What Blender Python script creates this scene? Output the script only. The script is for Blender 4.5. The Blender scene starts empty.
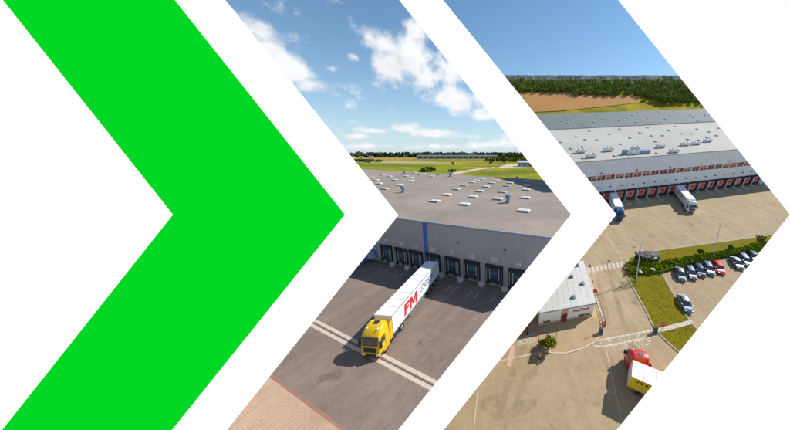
import bpy, math, random
import numpy as np
from mathutils import Matrix, Vector
random.seed(7); rng = np.random.default_rng(11)
R_ = math.radians
scene = bpy.context.scene
COL = scene.collection

# ------------------------------------------------------------------ camera
F, CX, CY = 250.0, 505.0, 215.0          # focal length and principal point on a 790 x 430 picture
HOR_A, HOR_B = 153.0, 76.0               # horizon of the level yard, vanishing row of the sloping yard
CAM_H, SLOPE_H = 22.0, 40.0              # camera above the level yard / above the sloping yard
TH = math.atan((CY - HOR_A) / F)         # camera pitch
TAU = math.atan((CY - HOR_B) / F) - TH   # slope of the far site
cam_d = bpy.data.cameras.new('camera'); cam = bpy.data.objects.new('camera', cam_d); COL.objects.link(cam)
cam.location = (0, 0, CAM_H); cam.rotation_euler = (R_(90) - TH, 0, 0)
cam_d.sensor_fit = 'HORIZONTAL'; cam_d.sensor_width = 36; cam_d.lens = F * 36 / 790
cam_d.shift_x = (395 - CX) / 790; cam_d.shift_y = 0
cam_d.clip_start = 0.1; cam_d.clip_end = 20000
scene.camera = cam
CAMP = Vector((0, 0, CAM_H))
RT = Vector((1, 0, 0)); FW = Vector((0, math.cos(TH), -math.sin(TH))); UP = Vector((0, math.sin(TH), math.cos(TH)))
def ray(x, y): return RT * (x - CX) + UP * (CY - y) + FW * F

# ------------------------------------------------------------------ light
SUN_AZ, SUN_EL = 69.0, 43.0
world = bpy.data.worlds.new('World'); scene.world = world; world.use_nodes = True
sun_d = bpy.data.lights.new('sun', 'SUN'); sun_d.energy = 5.0; sun_d.angle = R_(0.53); sun_d.color = (1, .955, .88)
sun = bpy.data.objects.new('sun', sun_d); COL.objects.link(sun)
sd = Vector((math.sin(R_(SUN_AZ)) * math.cos(R_(SUN_EL)), math.cos(R_(SUN_AZ)) * math.cos(R_(SUN_EL)), math.sin(R_(SUN_EL))))
sun.rotation_euler = sd.to_track_quat('Z', 'Y').to_euler(); sun.location = (60, 20, 90)
vs = scene.view_settings; vs.view_transform = 'Standard'; vs.look = 'None'; vs.gamma = 1; vs.exposure = 0.2; vs.use_curve_mapping = False
scene.cycles.use_denoising = True
scene.cycles.max_bounces = 6; scene.cycles.transparent_max_bounces = 8
scene.render.film_transparent = False

def build_world():
    nt = world.node_tree; N = nt.nodes; L = nt.links; N.clear()
    out = N.new('ShaderNodeOutputWorld'); bg = N.new('ShaderNodeBackground')
    sky = N.new('ShaderNodeTexSky'); sky.sky_type = 'NISHITA'; sky.sun_disc = False
    sky.sun_elevation = R_(SUN_EL); sky.sun_rotation = R_(SUN_AZ); sky.altitude = 100
    sky.air_density = 1.0; sky.dust_density = 0.25; sky.ozone_density = 1.6
    bg.inputs[1].default_value = 0.108
    tc = N.new('ShaderNodeTexCoord')
    def math_(op, a, b=None, clamp=False):
        n = N.new('ShaderNodeMath'); n.operation = op; n.use_clamp = clamp
        for i, v in enumerate((a, b)):
            if v is None: continue
            if isinstance(v, (int, float)): n.inputs[i].default_value = v
            else: L.new(v, n.inputs[i])
        return n.outputs[0]
    D = tc.outputs['Generated']
    sep = N.new('ShaderNodeSeparateXYZ'); L.new(D, sep.inputs[0])
    # cloud layer laid on a plane overhead: direction / height gives the perspective
    zz = math_('ADD', math_('MAXIMUM', sep.outputs[2], 0.0), 0.22)
    px = math_('DIVIDE', sep.outputs[0], zz); py = math_('DIVIDE', sep.outputs[1], zz)
    cmb = N.new('ShaderNodeCombineXYZ'); L.new(px, cmb.inputs[0]); L.new(py, cmb.inputs[1]); L.new(sep.outputs[2], cmb.inputs[2])
    nz = N.new('ShaderNodeTexNoise'); nz.inputs['Scale'].default_value = 3.4; nz.inputs['Detail'].default_value = 9; nz.inputs['Roughness'].default_value = 0.6
    L.new(cmb.outputs[0], nz.inputs['Vector'])
    fine = N.new('ShaderNodeTexNoise'); fine.inputs['Scale'].default_value = 11; fine.inputs['Detail'].default_value = 8; fine.inputs['Roughness'].default_value = 0.62
    L.new(D, fine.inputs['Vector'])
    # cumulus heaps: position in the sky (as direction), horizontal and vertical reach, weight
    heaps = [(385,45,24,16,.75),(393,68,26,22,.95),(408,62,26,30,.9),(425,78,24,18,.8),(445,96,26,14,.85),(462,100,20,14,.8),(488,114,18,9,.8),(415,30,16,14,.7),(450,72,22,18,.75),(480,98,16,12,.7),
             (252,30,26,16,.9),(268,55,26,20,.95),(288,72,26,17,.9),(308,85,20,9,.75),(240,60,30,30,.9),(333,69,10,5,.55),(354,57,10,5,.5),
             (375,131,24,5,.75),(402,128,20,6,.8),(430,133,24,6,.8),(460,136,24,5,.75),(360,136,20,4,.6),(520,130,20,9,.7),(440,146.5,90,4,.62),(372,146,50,4,.62),(500,144,50,5,.6)]
    bias = None
    for x, y, w, h, k in heaps:
        d = ray(x, y).normalized(); r = d.cross(Vector((0, 0, 1))).normalized(); u = r.cross(d).normalized()
        m = ray(x, y).length
        dots = []
        for ax, s in ((r, w / m), (u, h / m)):
            vd = N.new('ShaderNodeVectorMath'); vd.operation = 'DOT_PRODUCT'; L.new(D, vd.inputs[0]); vd.inputs[1].default_value = ax
            q = math_('MULTIPLY', vd.outputs['Value'], 1 / s); dots.append(math_('MULTIPLY', q, q))
        vf = N.new('ShaderNodeVectorMath'); vf.operation = 'DOT_PRODUCT'; L.new(D, vf.inputs[0]); vf.inputs[1].default_value = d
        rr = math_('ADD', dots[0], dots[1])
        rr = math_('ADD', rr, math_('MULTIPLY', math_('LESS_THAN', vf.outputs['Value'], 0.2), 20.0))
        g = math_('MULTIPLY', math_('SUBTRACT', 1.25, math_('POWER', rr, 0.5)), k)
        g = math_('MAXIMUM', g, 0.0)
        bias = g if bias is None else math_('MAXIMUM', bias, g)
    # scattered fair-weather cloud over the west half of the sky, none towards the clear east
    west = N.new('ShaderNodeMapRange'); west.inputs[1].default_value = -0.35; west.inputs[2].default_value = -0.75; west.inputs[3].default_value = 0; west.inputs[4].default_value = 0.42
    L.new(sep.outputs[0], west.inputs[0])
    gen = math_('MULTIPLY', west.outputs[0], math_('MULTIPLY', math_('SUBTRACT', nz.outputs['Fac'], 0.42), 5.0, True))
    bias = math_('MAXIMUM', bias, gen)
    dens = math_('ADD', bias, math_('MULTIPLY', math_('SUBTRACT', fine.outputs['Fac'], 0.5), 2.3))
    dens = math_('ADD', dens, math_('MULTIPLY', math_('SUBTRACT', nz.outputs['Fac'], 0.5), 0.7))
    mask = math_('GREATER_THAN', bias, 0.001)
    mr = N.new('ShaderNodeMapRange'); mr.interpolation_type = 'SMOOTHSTEP'; mr.inputs[1].default_value = 0.16; mr.inputs[2].default_value = 0.85
    L.new(dens, mr.inputs[0])
    fac = math_('MULTIPLY', mr.outputs[0], mask)
    shade = N.new('ShaderNodeMapRange'); shade.inputs[1].default_value = 0.3; shade.inputs[2].default_value = 0.75; shade.inputs[3].default_value = 6.8; shade.inputs[4].default_value = 8.6
    L.new(nz.outputs['Fac'], shade.inputs[0])
    cc = N.new('ShaderNodeCombineColor'); L.new(math_('MULTIPLY', shade.outputs[0], .985), cc.inputs[0]); L.new(math_('MULTIPLY', shade.outputs[0], .995), cc.inputs[1]); L.new(math_('MULTIPLY', shade.outputs[0], 1.03), cc.inputs[2])
    tint = N.new('ShaderNodeMix'); tint.data_type = 'RGBA'; tint.blend_type = 'MULTIPLY'; tint.inputs[0].default_value = 1; L.new(sky.outputs[0], tint.inputs[6]); tint.inputs[7].default_value = (.76, 1.06, 1.16, 1)
    # pale moisture haze towards the horizon, all round
    hz = math_('MULTIPLY', math_('POWER', 2.718, math_('MULTIPLY', math_('MAXIMUM', sep.outputs[2], 0.0), -6.5)), .85)
    hmix = N.new('ShaderNodeMix'); hmix.data_type = 'RGBA'; L.new(hz, hmix.inputs[0]); L.new(tint.outputs[2], hmix.inputs[6]); hmix.inputs[7].default_value = (5.2, 6.0, 6.8, 1)
    mix = N.new('ShaderNodeMix'); mix.data_type = 'RGBA'; L.new(fac, mix.inputs[0]); L.new(hmix.outputs[2], mix.inputs[6]); L.new(cc.outputs[0], mix.inputs[7])
    L.new(mix.outputs[2], bg.inputs[0]); L.new(bg.outputs[0], out.inputs[0])
build_world()

# ------------------------------------------------------------------ frames: level yard A (identity) and sloping yard B
MA = Matrix.Identity(4)
ZL = Vector((0, -math.sin(TAU), math.cos(TAU))); YL = Vector((0, math.cos(TAU), math.sin(TAU)))
ORG = CAMP - ZL * SLOPE_H
MB_ = Matrix(((1, 0, 0, ORG.x), (0, YL.y, ZL.y, ORG.y), (0, YL.z, ZL.z, ORG.z), (0, 0, 0, 1)))
MBI = MB_.inverted()
def ga(x, y, h=0.0):
    d = ray(x, y); return CAMP + d * ((h - CAM_H) / d.z)
def gb(x, y, h=0.0):
    d = ray(x, y); t = (SLOPE_H - h) / -(d.dot(ZL)); P = d * t
    return Vector((P.x, P.dot(YL), h))
def az_of(v): return math.atan2(v.x, v.y)
def yaw_az(a): return math.pi / 2 - a          # local +x points along azimuth a

# ------------------------------------------------------------------ mesh helpers
class MB:
    def __init__(s): s.v = []; s.f = []; s.m = []; s.mi = 0
    def poly(s, pts):
        b = len(s.v); s.v += [tuple(p) for p in pts]; s.f.append(list(range(b, b + len(pts)))); s.m.append(s.mi); return s
    def faces(s, vs_, fs):
        b = len(s.v); s.v += [tuple(p) for p in vs_]
        for f in fs: s.f.append([b + i for i in f]); s.m.append(s.mi)
        return s
    def box(s, x0, x1, y0, y1, z0, z1, M=None):
        vs_ = [Vector((x, y, z)) for z in (z0, z1) for y in (y0, y1) for x in (x0, x1)]
        if M is not None: vs_ = [M @ v for v in vs_]
        return s.faces(vs_, [(0, 2, 3, 1), (4, 5, 7, 6), (0, 1, 5, 4), (2, 6, 7, 3), (0, 4, 6, 2), (1, 3, 7, 5)])
    def prism(s, poly, z0, z1):
        n = len(poly); a = sum(poly[i][0] * poly[(i + 1) % n][1] - poly[(i + 1) % n][0] * poly[i][1] for i in range(n))
        if a < 0: poly = poly[::-1]
        vs_ = [(p[0], p[1], z0) for p in poly] + [(p[0], p[1], z1) for p in poly]
        return s.faces(vs_, [list(range(n))[::-1], list(range(n, 2 * n))] + [(i, (i + 1) % n, n + (i + 1) % n, n + i) for i in range(n)])
    def cyl(s, p0, p1, r0, r1=None, n=10, caps=True):
        r1 = r0 if r1 is None else r1; p0 = Vector(p0); p1 = Vector(p1); d = (p1 - p0).normalized()
        a = d.orthogonal().normalized(); b = d.cross(a)
        vs_ = []
        for p, r in ((p0, r0), (p1, r1)):
            for i in range(n):
                t = 2 * math.pi * i / n; vs_.append(p + a * (math.cos(t) * r) + b * (math.sin(t) * r))
        fs = [(i, (i + 1) % n, n + (i + 1) % n, n + i) for i in range(n)]
        if caps: fs += [list(range(n))[::-1], list(range(n, 2 * n))]
        return s.faces(vs_, fs)
    def tube(s, pts, r, n=6):
        for a, b in zip(pts, pts[1:]): s.cyl(a, b, r, r, n)
        return s
    def loft(s, rings):
        n = len(rings[0]); vs_ = [p for r in rings for p in r]; fs = []
        for k in range(len(rings) - 1):
            for i in range(n):
                fs.append((k * n + i, k * n + (i + 1) % n, (k + 1) * n + (i + 1) % n, (k + 1) * n + i))
        fs += [list(range(n))[::-1], [(len(rings) - 1) * n + i for i in range(n)]]
        return s.faces(vs_, fs)
    def mesh(s, name, mats, smooth=0.0):
        me = bpy.data.meshes.new(name); me.from_pydata(s.v, [], s.f)
        for m in (mats if isinstance(mats, (list, tuple)) else [mats]): me.materials.append(m)
        me.polygons.foreach_set('material_index', s.m)
        me.update()
        if smooth:
            me.polygons.foreach_set('use_smooth', [True] * len(s.f)); me.set_sharp_from_angle(angle=R_(smooth))
        return me
def add(name, me, parent=None, M=None):
    o = bpy.data.objects.new(name, me); COL.objects.link(o)
    if parent is not None: o.parent = parent
    if M is not None: o.matrix_local = M
    return o
def tag(o, label=None, cat=None, group=None, kind=None):
    if label: o['label'] = label
    if cat: o['category'] = cat
    if group: o['group'] = group
    if kind: o['kind'] = kind
    return o
def thing(name, label, cat, frame, loc, yaw=0.0, group=None, upright=False):
    o = bpy.data.objects.new(name, None); COL.objects.link(o); o.empty_display_size = .3
    if upright: o.matrix_world = Matrix.Translation(frame @ Vector(loc)) @ Matrix.Rotation(yaw, 4, 'Z')
    else: o.matrix_world = frame @ Matrix.Translation(loc) @ Matrix.Rotation(yaw, 4, 'Z')
    return tag(o, label, cat, group)
def struct(name, mb, m, frame=MA, parent=None, **k):
    o = add(name, mb.mesh(name, m), parent)
    if parent is None: o.matrix_world = frame; o['kind'] = 'structure'
    for a, b in k.items(): o[a] = b
    return o
def copy_tree(o, parent=None):
    c = o.copy(); COL.objects.link(c)
    if parent is not None: c.parent = parent
    for ch in list(o.children): copy_tree(ch, c)
    return c
def sheet(pts, z):        # flat sheet polygon (counter-clockwise from above)
    pts = [Vector((p[0], p[1], z)) for p in pts]
    a = sum(pts[i].x * pts[(i + 1) % len(pts)].y - pts[(i + 1) % len(pts)].x * pts[i].y for i in range(len(pts)))
    if a < 0: pts = pts[::-1]
    return MB().poly(pts)
def strip(pts, w, z):     # painted line of width w along points
    m = MB()
    P = [Vector((p[0], p[1], 0)) for p in pts]
    for a, b in zip(P, P[1:]):
        d = (b - a).normalized(); n = Vector((-d.y, d.x, 0)) * (w / 2)
        m.poly([(q.x, q.y, z) for q in (a - n, b - n, b + n, a + n)])
    return m
def wall_strip(pts, w, z0, z1):
    m = MB(); P = [Vector((p[0], p[1], 0)) for p in pts]
    for a, b in zip(P, P[1:]):
        d = (b - a).normalized(); n = Vector((-d.y, d.x, 0)) * (w / 2); e = d * w * .25
        m.prism([((q).x, (q).y) for q in (a - n - e, b - n + e, b + n + e, a + n - e)], z0, z1)
    return m

# ------------------------------------------------------------------ materials
def srgb(r, g, b):
    return tuple(((c / 255) / 12.92 if c / 255 <= .04045 else ((c / 255 + .055) / 1.055) ** 2.4) for c in (r, g, b))
def mat(name, col, rough=.8, var=.12, scale=.6, fine=0.0, fscale=12., metal=0., bump=0., bscale=30., col2=None, c2scale=.08, c2lo=.45, c2hi=.6, spec=.5, coat=0., objvar=0.):
    m = bpy.data.materials.new(name); m.use_nodes = True; nt = m.node_tree; N = nt.nodes; L = nt.links
    b = N['Principled BSDF']; b.inputs['Roughness'].default_value = rough; b.inputs['Metallic'].default_value = metal
    b.inputs['Specular IOR Level'].default_value = spec
    if coat: b.inputs['Coat Weight'].default_value = coat; b.inputs['Coat Roughness'].default_value = .05
    geo = N.new('ShaderNodeTexCoord'); vec = geo.outputs['Object']
    def noise(sc, det=5, rgh=.6):
        n = N.new('ShaderNodeTexNoise'); n.inputs['Scale'].default_value = sc; n.inputs['Detail'].default_value = det; n.inputs['Roughness'].default_value = rgh
        L.new(vec, n.inputs['Vector']); return n.outputs['Fac']
    def rng_(src, lo, hi, a=.3, c=.7):
        r = N.new('ShaderNodeMapRange'); r.inputs[1].default_value = a; r.inputs[2].default_value = c; r.inputs[3].default_value = lo; r.inputs[4].default_value = hi; L.new(src, r.inputs[0]); return r.outputs[0]
    base = N.new('ShaderNodeRGB'); base.outputs[0].default_value = (*col, 1); cur = base.outputs[0]
    if col2 is not None:
        mx = N.new('ShaderNodeMix'); mx.data_type = 'RGBA'; L.new(rng_(noise(c2scale, 6, .65), 0, 1, c2lo, c2hi), mx.inputs[0]); L.new(cur, mx.inputs[6]); mx.inputs[7].default_value = (*col2, 1); cur = mx.outputs[2]
    fac = None
    def mulv(f):
        nonlocal cur
        mx = N.new('ShaderNodeVectorMath'); mx.operation = 'SCALE'; L.new(cur, mx.inputs[0]); L.new(f, mx.inputs['Scale']); cur = mx.outputs[0]
    if var: mulv(rng_(noise(scale), 1 - var, 1 + var))
    if fine: mulv(rng_(noise(fscale, 3), 1 - fine, 1 + fine))
    if objvar:
        oi = N.new('ShaderNodeObjectInfo'); mulv(rng_(oi.outputs['Random'], 1 - objvar, 1 + objvar, 0, 1))
    L.new(cur, b.inputs['Base Color'])
    if bump:
        bp = N.new('ShaderNodeBump'); bp.inputs['Strength'].default_value = bump; bp.inputs['Distance'].default_value = .05; L.new(noise(bscale, 4), bp.inputs['Height']); L.new(bp.outputs[0], b.inputs['Normal'])
    return m
def emis(name, col):
    m = bpy.data.materials.new(name); m.use_nodes = True; nt = m.node_tree; N = nt.nodes; N.clear()
    o = N.new('ShaderNodeOutputMaterial'); e = N.new('ShaderNodeEmission'); e.inputs[0].default_value = (*col, 1); e.inputs[1].default_value = 1
    nt.links.new(e.outputs[0], o.inputs[0]); return m
def glass(name, col=(.035, .05, .065), rough=.06):
    return mat(name, col, rough, 0, spec=.8)
def paving(name, col, col2, joint, bw, bh, yaw, var=.1, mortar=.018, stain=None):
    """small concrete pavers laid in rows: brick texture for joints and tone, noise for wear"""
    m = bpy.data.materials.new(name); m.use_nodes = True; nt = m.node_tree; N = nt.nodes; L = nt.links; b = N['Principled BSDF']; b.inputs['Roughness'].default_value = .9; b.inputs['Specular IOR Level'].default_value = .15
    tc = N.new('ShaderNodeTexCoord'); mp = N.new('ShaderNodeMapping'); mp.inputs['Rotation'].default_value = (0, 0, -yaw); L.new(tc.outputs['Object'], mp.inputs[0])
    br = N.new('ShaderNodeTexBrick'); br.inputs['Color1'].default_value = (*col, 1); br.inputs['Color2'].default_value = (*col2, 1); br.inputs['Mortar'].default_value = (*joint, 1)
    br.inputs['Scale'].default_value = 1; br.inputs['Brick Width'].default_value = bw; br.inputs['Row Height'].default_value = bh; br.inputs['Mortar Size'].default_value = mortar; br.inputs['Bias'].default_value = -.2
    L.new(mp.outputs[0], br.inputs['Vector'])
    cur = br.outputs['Color']
    for sc, v, st in ((.12, var, (1, 1, 1)), (.9, var * .8, (1, 1, 1)), (.55, var * 1.1, (1, .1, 1)), (7, var * .7, (1, 1, 1))):
        mq = N.new('ShaderNodeMapping'); mq.inputs['Scale'].default_value = st; L.new(mp.outputs[0], mq.inputs[0])
        n = N.new('ShaderNodeTexNoise'); n.inputs['Scale'].default_value = sc; n.inputs['Detail'].default_value = 6; n.inputs['Roughness'].default_value = .65; L.new(mq.outputs[0], n.inputs['Vector'])
        r = N.new('ShaderNodeMapRange'); r.inputs[1].default_value = .3; r.inputs[2].default_value = .7; r.inputs[3].default_value = 1 - v; r.inputs[4].default_value = 1 + v; L.new(n.outputs['Fac'], r.inputs[0])
        s = N.new('ShaderNodeVectorMath'); s.operation = 'SCALE'; L.new(cur, s.inputs[0]); L.new(r.outputs[0], s.inputs['Scale']); cur = s.outputs[0]
    if stain:      # oil spots and damp marks with shapes of their own
        for sc, lo, hi, k in ((.35, .62, .72, .72), (1.6, .66, .74, .6)):
            n = N.new('ShaderNodeTexNoise'); n.inputs['Scale'].default_value = sc; n.inputs['Detail'].default_value = 4; L.new(mp.outputs[0], n.inputs['Vector'])
            r = N.new('ShaderNodeMapRange'); r.inputs[1].default_value = lo; r.inputs[2].default_value = hi; r.inputs[3].default_value = 1; r.inputs[4].default_value = k; L.new(n.outputs['Fac'], r.inputs[0])
            s = N.new('ShaderNodeVectorMath'); s.operation = 'SCALE'; L.new(cur, s.inputs[0]); L.new(r.outputs[0], s.inputs['Scale']); cur = s.outputs[0]
    L.new(cur, b.inputs['Base Color']); return m
def cladding(name, col, pitch, yaw, amp=.05, rough=.45, var=.06, metal=0.):
    """ribbed sheet cladding: a wave across the wall gives the ribs, noise the weathering"""
    m = mat(name, col, rough, var, .25, .04, 3., metal); nt = m.node_tree; N = nt.nodes; L = nt.links; b = N['Principled BSDF']
    tc = N.new('ShaderNodeTexCoord'); mp = N.new('ShaderNodeMapping'); mp.inputs['Rotation'].default_value = (0, 0, -yaw); L.new(tc.outputs['Object'], mp.inputs[0])
    w = N.new('ShaderNodeTexWave'); w.bands_direction = 'X'; w.inputs['Scale'].default_value = .314 / pitch; L.new(mp.outputs[0], w.inputs['Vector'])
    ms = N.new('ShaderNodeMapping'); ms.inputs['Scale'].default_value = (1, 1, .07); L.new(tc.outputs['Object'], ms.inputs[0])
    ns = N.new('ShaderNodeTexNoise'); ns.inputs['Scale'].default_value = 1.3; ns.inputs['Detail'].default_value = 6; L.new(ms.outputs[0], ns.inputs['Vector'])
    rs = N.new('ShaderNodeMapRange'); rs.inputs[1].default_value = .35; rs.inputs[2].default_value = .7; rs.inputs[3].default_value = 1.03; rs.inputs[4].default_value = .95; L.new(ns.outputs['Fac'], rs.inputs[0])
    sv = N.new('ShaderNodeVectorMath'); sv.operation = 'SCALE'; old = b.inputs['Base Color'].links[0].from_socket; L.new(old, sv.inputs[0]); L.new(rs.outputs[0], sv.inputs['Scale']); L.new(sv.outputs[0], b.inputs['Base Color'])
    bp = N.new('ShaderNodeBump'); bp.inputs['Strength'].default_value = .5; bp.inputs['Distance'].default_value = amp; L.new(w.outputs['Fac'], bp.inputs['Height']); L.new(bp.outputs[0], b.inputs['Normal'])
    return m
def foliage(name, c1, c2, sc=.8, rough=.85):
    m = mat(name, c1, rough, .3, sc * 2.5, 0, col2=c2, c2scale=sc, c2lo=.35, c2hi=.65, spec=.05)
    b = m.node_tree.nodes['Principled BSDF']; return m
# ------------------------------------------------------------------ text
_tc = {}
def text_mesh(s, size, m, depth=.012, shear=0., bold=0.0):
    cu = bpy.data.curves.new('lettering', 'FONT'); cu.body = s; cu.size = size; cu.extrude = depth; cu.align_x = 'CENTER'; cu.align_y = 'CENTER'; cu.shear = shear; cu.offset = bold; cu.resolution_u = 3
    o = bpy.data.objects.new('tmp', cu); COL.objects.link(o); bpy.context.view_layer.update()
    me = bpy.data.meshes.new_from_object(o.evaluated_get(bpy.context.evaluated_depsgraph_get()))
    bpy.data.objects.remove(o); bpy.data.curves.remove(cu)
    me.name = 'lettering'; me.materials.clear(); me.materials.append(m); return me
BLOCK = {'F': [(-.45, -.5), (-.17, -.5), (-.17, -.1), (.3, -.1), (.3, .14), (-.17, .14), (-.17, .25), (.42, .25), (.42, .5), (-.45, .5)],
         'M': [(-.6, -.5), (-.34, -.5), (-.34, .1), (-.12, -.3), (.12, -.3), (.34, .1), (.34, -.5), (.6, -.5), (.6, .5), (.3, .5), (0, -.02), (-.3, .5), (-.6, .5)]}
def block_letter(ch, size, m, shear):
    me = MB().prism([((x + y * shear) * size, y * size) for x, y in BLOCK[ch]], -.006, .006).mesh('lettering', m); return me
def axes(o, x, y):        # matrix with local x, y axes and origin o
    x = Vector(x).normalized(); y = Vector(y).normalized(); z = x.cross(y).normalized(); y = z.cross(x)
    return Matrix(((x.x, y.x, z.x, o[0]), (x.y, y.y, z.y, o[1]), (x.z, y.z, z.z, o[2]), (0, 0, 0, 1)))
# ------------------------------------------------------------------ foliage
def leaves(mb_pts, size, jitter=.5, up=.35):
    """leaf-sized quads at the given points -> (verts, faces)"""
    P = np.asarray(mb_pts, float); n = len(P)
    a = rng.normal(size=(n, 3)); a /= np.linalg.norm(a, axis=1)[:, None]
    b = rng.normal(size=(n, 3)); b[:, 2] += up; b -= (a * b).sum(1)[:, None] * a; b /= np.linalg.norm(b, axis=1)[:, None]
    s = size * (1 + jitter * rng.uniform(-1, 1, n))[:, None]
    q = np.stack([P - a * s - b * s * .6, P + a * s * .4 - b * s, P + a * s + b * s * .6, P - a * s * .4 + b * s], 1).reshape(-1, 3)
    return q
def quads_mesh(name, q, m):
    n = len(q) // 4; me = bpy.data.meshes.new(name); me.vertices.add(4 * n); me.vertices.foreach_set('co', q.astype(np.float32).ravel())
    me.loops.add(4 * n); me.loops.foreach_set('vertex_index', np.arange(4 * n, dtype=np.int32))
    me.polygons.add(n); me.polygons.foreach_set('loop_start', np.arange(0, 4 * n, 4, dtype=np.int32)); me.polygons.foreach_set('loop_total', np.full(n, 4, dtype=np.int32))
    me.materials.append(m); me.update(calc_edges=True); me.validate(); return me
def crown_pts(n, lobes):
    out = []
    tot = sum(l[3] ** 2 for l in lobes)
    for x, y, z, r, rz in lobes:
        k = max(4, int(n * r * r / tot)); d = rng.normal(size=(k, 3)); d /= np.linalg.norm(d, axis=1)[:, None]
        rad = rng.uniform(.55, 1.03, k) ** .6
        p = d * rad[:, None] * np.array([r, r, rz]) + np.array([x, y, z]); out.append(p)
    return np.concatenate(out)
def make_tree(name, label, cat, frame, loc, h, w, leafm, barkm, n=500, leaf=.35, group=None, low=.2, upright=False):
    t = thing(name, label, cat, frame, loc, random.uniform(0, 6), group, upright)
    lobes = [(0, 0, h * .62, w * .32, h * .3)]
    for k in range(6):
        a = k * 1.05 + random.uniform(-.4, .4); lobes.append((math.cos(a) * w * .27, math.sin(a) * w * .27, h * random.uniform(low + .18, .75), w * random.uniform(.18, .26), h * random.uniform(.14, .22)))
    add('crown', quads_mesh('crown', leaves(crown_pts(n, lobes), leaf), leafm), t)
    tb = MB(); tb.cyl((0, 0, -.15), (0, 0, h * .55), w * .045 + .04, w * .02 + .02, 7)
    for k in range(4):
        a = k * 1.6; tb.cyl((0, 0, h * (.25 + .06 * k)), (math.cos(a) * w * .26, math.sin(a) * w * .26, h * (.5 + .06 * k)), w * .022 + .02, .02, 5)
    add('trunk', tb.mesh('trunk', barkm), t); return t
# ------------------------------------------------------------------ palette
M = {}
M['steel'] = mat('galvanised steel', (.42, .43, .44), .45, .1, 2, metal=.6)
M['dark_steel'] = mat('dark steel', (.05, .055, .06), .5, .15, 3)
M['rubber'] = mat('black rubber', (.022, .022, .024), .85, .2, 4)
M['black'] = mat('black plastic', (.03, .032, .035), .55, .15, 4)
M['glass'] = glass('tinted glass')
M['white_paint'] = mat('white truck paint', (.78, .78, .77), .3, .05, .8, .03, 8, coat=.3)
M['trailer_white'] = mat('white trailer panel', (.8, .8, .79), .42, .05, .5, .04, 5)
M['line_white'] = mat('worn white road paint', (.6, .57, .52), .8, .14, 1.5, .14, 14, col2=(.43, .34, .23), c2scale=2.2, c2lo=.36, c2hi=.64)
M['line_yellow'] = mat('pale paint', (.6, .53, .4), .8, .15, 2)
M['line_red'] = mat('worn red road paint', (.44, .13, .09), .8, .2, 1.2)
M['concrete'] = mat('pale concrete', (.5, .44, .37), .88, .12, 1.2, .08, 9, bump=.3)
M['chrome'] = mat('bright metal', (.6, .6, .62), .25, .05, 2, metal=.9)
M['light'] = mat('lamp lens', (.75, .77, .8), .15, 0, spec=.8)
M['tail'] = mat('red lens', (.5, .02, .02), .2, 0, spec=.8)
M['bark'] = mat('bark', (.09, .065, .045), .9, .25, 6)
M['red'] = mat('red paint', (.62, .03, .035), .4, .08, 2, coat=.3)
M['blue_trim'] = mat('blue metal', (.02, .12, .42), .45, .08, 2)

# ------------------------------------------------------------------ white board with chevron openings, glow added to its faces
BD = 15.0
MBD = Matrix(((RT.x, UP.x, -FW.x, 0), (RT.y, UP.y, -FW.y, 0), (RT.z, UP.z, -FW.z, 0), (0, 0, 0, 1)))
MBD.translation = CAMP + FW * BD
def bp(x, y): return ((x - CX) * BD / F, (CY - y) * BD / F)
M['board_white'] = emis('glowing white face', (1, 1, 1)); M['board_green'] = emis('glowing green face', tuple(c / 2 ** .2 for c in srgb(0, 215, 36))); M['board_back'] = mat('board casing', (.5, .5, .5), .5, .05, 1)  # flat glow put into both faces, which the sun leaves in shade
board = thing('glowing_board', 'large white board with an added glow, framing two chevron-shaped openings', 'display board', MBD, (0, 0, 0))
def board_piece(name, pts, edges):
    """prism of the board; edges = indices of points bordering an opening, chamfered back so the reveal stays clear"""
    m = MB(); n = len(pts); k = (BD + .35) / BD
    fr = [Vector((*bp(*p), 0)) for p in pts]
    cx = sum(p.x for p in fr) / n
    bk = []
    for i, p in enumerate(fr):
        q = Vector((p.x * k, p.y * k, -.35)); bk.append(q + Vector((edges.get(i, 0), 0, 0)))
    m.faces(fr, [list(range(n))[::-1]]); m.mi = 1
    m.faces(bk, [list(range(n))])
    m.faces(fr + bk, [(i, (i + 1) % n, n + (i + 1) % n, n + i) for i in range(n)])
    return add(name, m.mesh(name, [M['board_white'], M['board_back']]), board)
t0, t1 = -12, 442
def ex(xa, xb, y):   # opening edges go on past the picture's rim at their own slope
    return xa + (xb - xa) * y / 215.0
W0 = [(-230, t0), (ex(225.2, 398.5, t0), t0), (398.5, 215), (ex(398.5, 226.8, t1 - 215), t1), (-230, t1)]
W1 = [(ex(399, 571, t0), t0), (ex(443, 616.5, t0), t0), (616.5, 214.5), (ex(616.5, 443.5, t1 - 215), t1), (ex(571, 398, t1 - 215), t1), (571, 214.5)]
W2 = [(ex(618, 790, t0), t0), (1020, t0), (1020, t1), (ex(790, 616.5, t1 - 215), t1), (790, 214.5)]
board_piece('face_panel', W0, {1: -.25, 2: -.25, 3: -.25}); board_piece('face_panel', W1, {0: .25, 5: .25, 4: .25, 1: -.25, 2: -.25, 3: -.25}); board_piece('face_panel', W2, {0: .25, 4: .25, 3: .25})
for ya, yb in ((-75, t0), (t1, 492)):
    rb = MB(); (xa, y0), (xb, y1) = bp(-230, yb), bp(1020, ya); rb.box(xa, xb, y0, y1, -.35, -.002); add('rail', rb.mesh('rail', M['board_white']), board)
for px in (-150, 20, 190, 420, 640, 790, 950):
    x, y = bp(px, 492); b = MBD @ Vector((x, y + .2, -.45)); pb = MB(); pb.cyl((0, 0, 0), (0, 0, b.z), .22, .22, 12); pb.box(-.45, .45, -.45, .45, 0, .06)
    o = add('post', pb.mesh('post', M['steel'])); o.parent = board; o.matrix_local = MBD.inverted() @ Matrix.Translation((b.x, b.y, 0))
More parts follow.
